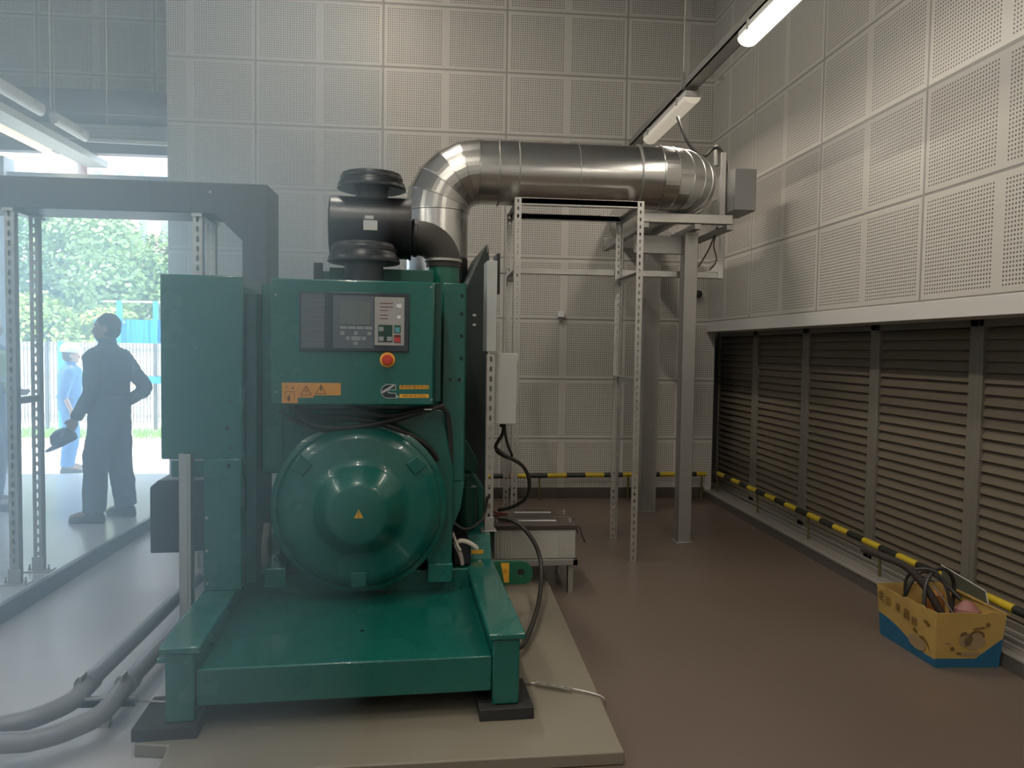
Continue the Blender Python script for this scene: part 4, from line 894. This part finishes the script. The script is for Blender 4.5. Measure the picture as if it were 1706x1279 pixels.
tree('bush', -9.6, 19.2, GZ, 1.6, 1.0, .75, L3, 'bright yellow-green bush behind the white wall, left one', 21, False, 4500, .09)
tree('bush', -8.3, 19.6, GZ, 1.45, .85, .7, L3, 'bright yellow-green bush behind the white wall, next to the blue hoarding', 22, False, 4500, .09)

def building(x0, x1, y, z1, m, label, rows, cols, trimc=(.7, .7, .7)):
    t = empty('apartment_building', ((x0 + x1) / 2, y, GZ), 0, label, 'building')
    MB().box(x0, x1, y, y + 8, GZ, z1).build('wall', m, t)
    MB().box(x0 - .3, x1 + .3, y - .3, y + 8.3, z1, z1 + .5).build('roof', WHITE, t)
    sx = (x1 - x0) / cols; sz = (z1 - 1) / rows
    for r in range(rows):
        for c in range(cols):
            a = x0 + sx * (c + .25); zz = 1 + sz * (r + .25)
            w = MB().box(a, a + sx * .5, y - .06, y + .02, zz, zz + sz * .5).build('window', WHITE, t)
            MB().box(a + .1, a + sx * .5 - .1, y - .08, y - .05, zz + .1, zz + sz * .5 - .1).build('pane', mat('window_pane_blue', (.35, .45, .5), .15), w)
building(-21.8, -16.5, 50, 19, mat('pink_facade', (.72, .42, .38), .8), 'pinkish red apartment block far beyond the trees', 6, 4)
building(-29.5, -22.5, 46, 18, mat('white_facade', (.75, .75, .75), .8), 'white apartment block far off at the left', 6, 4)

# ================================================================ PEOPLE
SKIN = mat('skin', (.45, .27, .19), .55, 0, .06, 10)
HAIR = mat('black_hair', (.015, .013, .012), .6, 0, .3, 60, bump=.4, bscale=200)
SHOE = mat('dark_work_shoe', (.03, .03, .035), .5)
def ell(mb, c, r, n=20, m=12, R=None):
    c = Vector(c); rings = []
    for i in range(1, m):
        a = math.pi * i / m; row = []
        for k in range(n):
            v = Vector((math.cos(2 * math.pi * k / n) * math.sin(a) * r[0], math.sin(2 * math.pi * k / n) * math.sin(a) * r[1], math.cos(a) * r[2]))
            row.append(c + (R @ v if R else v))
        rings.append(row)
    mb.rings(rings)
def remesh(o, vox, smooth=4, fold=0):
    r = o.modifiers.new('remesh', 'REMESH'); r.mode = 'VOXEL'; r.voxel_size = vox; r.use_smooth_shade = True
    s = o.modifiers.new('smooth', 'SMOOTH'); s.iterations = smooth; s.factor = .5
    if fold:
        tx = bpy.data.textures.new('folds', 'CLOUDS'); tx.noise_scale = .09
        d = o.modifiers.new('folds', 'DISPLACE'); d.texture = tx; d.strength = fold; d.mid_level = .5
def limb(mb, pts, rs, n=16, sub=4): mb.tube(pts, rs, n, sub=sub)
def torso(mb, k, J, infl=0):
    """stack of ellipse sections from crotch to neck"""
    secs = [(.47, .075, .07), (.50, .145, .10), (.54, .160, .115), (.60, .150, .115), (.66, .152, .115), (.73, .170, .118), (.79, .180, .112), (.825, .165, .095), (.845, .09, .075), (.86, .055, .058), (.89, .05, .055)]
    rings = []
    for h, a, b in secs:
        a += infl * (1 if h < .84 else .3); b += infl * 1.3 * (1 if h < .84 else .3)
        cz = h * k; lean = J['lean'] * (h - .5) * k
        rings.append([Vector((math.cos(2 * math.pi * q / 24) * a * k / 1.65, math.sin(2 * math.pi * q / 24) * b * k / 1.65 + lean, cz)) for q in range(24)])
    mb.rings(rings)
def person(loc, rz, k, label, J, cloth, sleeve, extra=None, helmet=None, vest=None):
    """k: height in m; figure faces +y in its own frame; J: joint positions in fractions of height"""
    t = empty('person', loc, rz, label, 'person'); K = lambda p: Vector(p) * k
    body = MB(); torso(body, k, J)
    clo = MB(); torso(clo, k, J, .024)
    lean = J['lean'] * .35 * k
    # head
    hc = K((0, 0, .935)) + Vector((0, lean * 1.1 + .008, 0)); hy = J.get('head', 0); Rh = Matrix.Rotation(R3(hy), 3, 'Z')
    def H(p): return hc + Rh @ (Vector(p) * k / 1.65)
    Rm = Rh
    ell(body, H((0, -.008, .015)), (.075 * k / 1.65, .092 * k / 1.65, .098 * k / 1.65), R=Rm)
    ell(body, H((0, .022, -.045)), (.056 * k / 1.65, .062 * k / 1.65, .062 * k / 1.65), R=Rm)
    ell(body, H((0, .058, -.088)), (.026, .02, .018), R=Rm)                       # chin
    body.tube([H((0, .078, .012)), H((0, .094, -.014)), H((0, .098, -.03)), H((0, .08, -.038))], [.008, .012, .017, .010], 10)  # nose
    ell(body, H((0, .079, -.058)), (.024, .010, .007), R=Rm); ell(body, H((0, .078, -.067)), (.020, .010, .007), R=Rm)  # lips
    ell(body, H((-.03, .072, .03)), (.024, .012, .008), R=Rm); ell(body, H((.03, .072, .03)), (.024, .012, .008), R=Rm)  # brows
    for s in (-1, 1): ell(body, H((s * .078, -.008, -.01)), (.010, .022, .032), R=Rm)
    body.tube([hc + Vector((0, -.012, -.14)) * k / 1.65, hc + Vector((0, -.006, -.06)) * k / 1.65], .052 * k / 1.65, 16)
    for s in (-1, 1):
        S = 'R' if s > 0 else 'L'
        hip, knee, ank, toe = [K(J[q + S]) for q in ('hip', 'knee', 'ank', 'toe')]
        sh, el_, wr, hd = [K(J[q + S]) + Vector((0, lean if q == 'sh' else 0, 0)) for q in ('sh', 'el', 'wr', 'hd')]
        limb(body, [hip + Vector((0, 0, .03)), (hip + knee) / 2, knee, (knee + ank) / 2 + Vector((0, -.012, .03)), ank], [.085, .075, .055, .052, .036])
        limb(clo, [hip + Vector((-s * .01, 0, .05)), (hip + knee) / 2, knee, (knee + ank) / 2, ank + Vector((0, 0, -.005))], [.108, .098, .082, .078, .082])
        body.tube([ank, ank + Vector((0, 0, -.03)), (ank + toe) / 2, toe], [.036, .04, .036, .03], 12)
        ell(body, sh, (.062, .06, .06)); ell(clo, sh + Vector((0, 0, -.005)), (.078, .075, .07))
        limb(body, [sh, (sh + el_) / 2, el_, (el_ * .6 + wr * .4), wr], [.052, .046, .036, .036, .025])
        end = wr if sleeve == 1 else el_ * (1 - sleeve) + wr * sleeve
        if sleeve == 1: limb(clo, [sh, (sh + el_) / 2, el_, (el_ + wr) / 2, wr], [.072, .064, .054, .050, .044])
        else: limb(clo, [sh, (sh + el_) / 2, el_, end], [.072, .066, .058, .055])
        # hand: palm and five fingers
        d = (hd - wr).normalized(); side = Vector(J.get('palm' + S, (0, 1, 0))); side = (side - d * side.dot(d)).normalized(); nn = d.cross(side)
        q0 = wr; q1 = wr + d * .085
        R_ = Matrix((side, nn, d)).transposed()
        ell(body, (q0 + q1) / 2 + d * .008, (.040, .016, .052), R=R_)
        curl = J.get('curl', .5)
        for f, (off, L) in enumerate(((.030, .062), (.010, .072), (-.010, .068), (-.029, .052))):
            p = q1 + side * off; dd = d.copy(); pts = [p - d * .02]
            for sgm in range(3):
                pts.append(pts[-1] + dd * (L * (.42, .33, .25)[sgm] + (.02 if sgm == 0 else 0))); dd = (dd + nn * curl * (-s)).normalized()
            body.tube(pts, [.010, .0095, .009, .0075], 8)
        body.tube([q0 + d * .03 + side * .028, q0 + d * .055 + side * .052, q0 + d * .085 + side * .058], [.013, .011, .009], 8)
        # shoe
        so = MB(); fd = (toe - ank); fd.z = 0; fd.normalize(); sd = Vector((fd.y, -fd.x, 0)); z0 = 0
        rings = []
        for (u_, w_, h_) in ((-.075, .025, .05), (-.06, .036, .085), (-.01, .040, .105), (.04, .040, .095), (.09, .046, .065), (.14, .048, .055), (.175, .036, .045), (.19, .015, .03)):
            c = Vector((ank.x, ank.y, 0)) + fd * u_; rings.append([c + sd * w_ * math.cos(2 * math.pi * q / 16) + Vector((0, 0, max(0, h_ * .5 * (1 + 1.15 * math.sin(2 * math.pi * q / 16))))) for q in range(16)])
        so.rings(rings); zlift = toe.z - .02 * k
        if zlift > .02: so.bm.transform(Matrix.Translation((0, 0, max(0, ank.z - .055 * k))))
        so.build('shoe', SHOE, t, smooth=True, local=True)
    b = body.build('body', SKIN, t, smooth=True, local=True); remesh(b, .0075, 3)
    c = clo.build('coverall', cloth, t, smooth=True, local=True); remesh(c, .013, 5, .022)
    for s in (-1, 1):
        e = MB(); ell(e, H((s * .03, .0775, .008)), (.012, .008, .007), 12, 8, R=Rm); e.build('eye', mat('eye_white', (.6, .58, .55), .2), t, smooth=True, local=True)
        e = MB(); ell(e, H((s * .03, .084, .008)), (.005, .003, .005), 10, 6, R=Rm); e.build('pupil', HAIR, t, smooth=True, local=True)
    hm = MB()
    if helmet:
        prof = [(.118, -.012), (.121, .0), (.119, .03), (.108, .07), (.083, .103), (.045, .122), (.0, .127)]
        M = Matrix.Translation(H((0, -.003, .045))) @ Rh.to_4x4() @ Matrix.Rotation(R3(-6), 4, 'X') @ Matrix.Diagonal((.92, 1.1, 1, 1))
        hm = MB(M); hm.lathe(prof, (0, 0, 0), (0, 0, 1), 40); hm.prism([(.12 * math.cos(R3(a)) * (1 + .0), .10 * math.sin(R3(a)) + .06 * max(0, math.sin(R3(a))) + .03) for a in range(0, 360, 12)], 2, -.012, -.004)
        hm.box(-.012, .012, -.10, .10, .09, .12)
        hm.build('helmet', helmet, t, smooth=True, local=True)
    h2 = MB(); R_ = k / 1.65
    ell(h2, H((0, -.022, .030)), (.0815 * R_, .090 * R_, .094 * R_), 28, 16, R=Rm); ell(h2, H((0, -.034, -.012)), (.0775 * R_, .074 * R_, .078 * R_), 28, 16, R=Rm)
    h2.build('hair', HAIR, t, smooth=True, local=True)
    # collar
    cl_ = MB(); cc = K((0, 0, .84)) + Vector((0, lean * .95, 0)); cl_.lathe([(.075, -.02), (.078, .0), (.066, .035), (.060, .033), (.066, -.01)], cc, (0, .12, 1), 24, cap=False); cl_.build('collar', cloth, t, smooth=True, local=True)
    bl = MB(); rings = [[Vector((math.cos(2 * math.pi * q / 28) * (.157 + .024 + e_) * k / 1.65, math.sin(2 * math.pi * q / 28) * (.118 + .030 + e_) * k / 1.65 + J['lean'] * .1 * k, z)) for q in range(28)] for e_, z in ((0.004, .592 * k), (.012, .595 * k), (.012, .612 * k), (.004, .616 * k))]
    bl.rings(rings, cap=False); bl.build('waistband', cloth, t, smooth=True, local=True)
    if vest:
        v = MB(); rings = []
        for h, a, b_ in ((.60, .205, .165), (.66, .205, .168), (.73, .215, .170), (.79, .215, .16), (.825, .165, .125)):
            rings.append([Vector((math.cos(2 * math.pi * q / 28) * a * k / 1.65, math.sin(2 * math.pi * q / 28) * b_ * k / 1.65 + J['lean'] * (h - .5) * k, h * k)) for q in range(28)])
        v.rings(rings, cap=False); o = v.build('safety_vest', vest, t, smooth=True, local=True); md = o.modifiers.new('s', 'SOLIDIFY'); md.thickness = .006
        v = MB(); rr = [[Vector((math.cos(2 * math.pi * q / 28) * (a + .006) * k / 1.65, math.sin(2 * math.pi * q / 28) * (b_ + .006) * k / 1.65 + J['lean'] * (h - .5) * k, h * k)) for q in range(28)] for h, a, b_ in ((.66, .206, .169), (.685, .209, .170))]
        v.rings(rr, cap=False); v.build('reflective_band', mat('reflective_grey', (.55, .56, .56), .3), t, smooth=True, local=True)
    return t
base = {'lean': .03, 'hipL': (-.055, 0, .50), 'hipR': (.055, 0, .50), 'kneeL': (-.065, .012, .275), 'kneeR': (.065, .012, .275), 'ankL': (-.07, -.02, .055), 'ankR': (.07, -.02, .055), 'toeL': (-.085, .085, .02), 'toeR': (.085, .085, .02),
        'shL': (-.115, 0, .795), 'shR': (.115, 0, .795), 'elL': (-.15, -.02, .625), 'elR': (.15, -.02, .625), 'wrL': (-.15, .03, .485), 'wrR': (.15, .03, .485), 'hdL': (-.148, .045, .43), 'hdR': (.148, .045, .43)}
DKC = mat('dark_blue_coverall', (.065, .09, .15), .8, 0, .12, 9, bump=.15, bscale=300)
LBC = mat('light_blue_coverall', (.05, .20, .48), .8, 0, .08, 9, bump=.15, bscale=300)
# standing man with a cap in his hand, seen from behind and the side, facing the yard on the left
J = dict(base); J.update({'head': 18, 'elL': (-.15, .0, .635), 'wrL': (-.135, .085, .505), 'hdL': (-.13, .115, .455), 'elR': (.165, -.085, .64), 'wrR': (.135, .02, .555), 'hdR': (.10, .06, .53), 'curl': .7,
                          'ankR': (.08, -.03, .055), 'toeR': (.10, .07, .02), 'kneeR': (.072, -.0, .275), 'ankL': (-.085, .03, .055), 'toeL': (-.10, .14, .02), 'kneeL': (-.07, .03, .275)})
man = person((-2.585, 6.28, .10), R3(80), 1.62, 'person in a dark blue coverall standing on the walkway with a cap in hand', J, DKC, 1)
# the cap he holds
hp = world(man) @ (Vector((-.13, .13, .43)) * 1.62)
t = empty('cap', hp, R3(80), 'dark blue peaked cap held at thigh height by the person on the walkway', 'cap')
mb = MB(Matrix.Translation(hp + Vector((-.03, 0, -.03))) @ Matrix.Rotation(R3(78), 4, 'Z') @ Matrix.Rotation(R3(-28), 4, 'X'))
mb.lathe([(.09, -.035), (.093, 0), (.08, .045), (.045, .07), (0, .075)], (0, 0, 0), (0, 0, 1), 28); mb.build('crown', DKC, t, smooth=True)
mb = MB(Matrix.Translation(hp + Vector((-.03, 0, -.03))) @ Matrix.Rotation(R3(78), 4, 'Z') @ Matrix.Rotation(R3(-28), 4, 'X'))
mb.prism([(.085 * math.cos(R3(a)), .05 + .12 * math.sin(R3(a))) for a in range(0, 181, 12)], 2, -.036, -.030); mb.build('peak', DKC, t, smooth=True)
# worker in light blue outside
J = dict(base); J.update({'head': 8, 'elR': (.16, -.03, .63), 'wrR': (.15, .02, .50), 'elL': (-.15, .05, .64), 'wrL': (-.05, .14, .60), 'hdR': (.145, .04, .44), 'hdL': (-.01, .16, .60), 'curl': .4})
person((-4.88, 10.6, GZ), R3(-68), 1.66, 'person in a light blue coverall and white helmet standing outside the doorway', J, LBC, .25, helmet=WHITE)
# third figure cut by the left frame edge
J = dict(base); J.update({'elR': (.16, .05, .64), 'wrR': (.12, .15, .62), 'hdR': (.11, .20, .61), 'elL': (-.16, -.02, .63), 'ankR': (.07, .04, .055), 'toeR': (.075, .15, .02), 'kneeR': (.065, .05, .275), 'curl': .6})
person((-3.76, 6.75, .10), R3(-84), 1.62, 'person in dark clothes and a green vest at the left picture edge behind the post', J, DKC, .8, vest=mat('vest_green', (.35, .5, .08), .7))

# added volume box imitating bluish lens veil over the hall's left half
hm_ = bpy.data.materials.new('lens_veil_volume'); hm_.use_nodes = True; nt = hm_.node_tree; nt.nodes.clear()
ou = nt.nodes.new('ShaderNodeOutputMaterial'); vs = nt.nodes.new('ShaderNodeVolumePrincipled')
vs.inputs['Color'].default_value = (.64, .83, 1, 1); vs.inputs['Density'].default_value = .15; vs.inputs['Anisotropy'].default_value = .75
nt.links.new(vs.outputs[0], ou.inputs['Volume'])
tag(MB().box(-7.4, -.25, -2.9, 7.55, .12, 2.8).build('lens_veil', hm_), 'added bluish glow volume imitating lens veil before the bright doorway', 'lens_veil', kind='stuff')
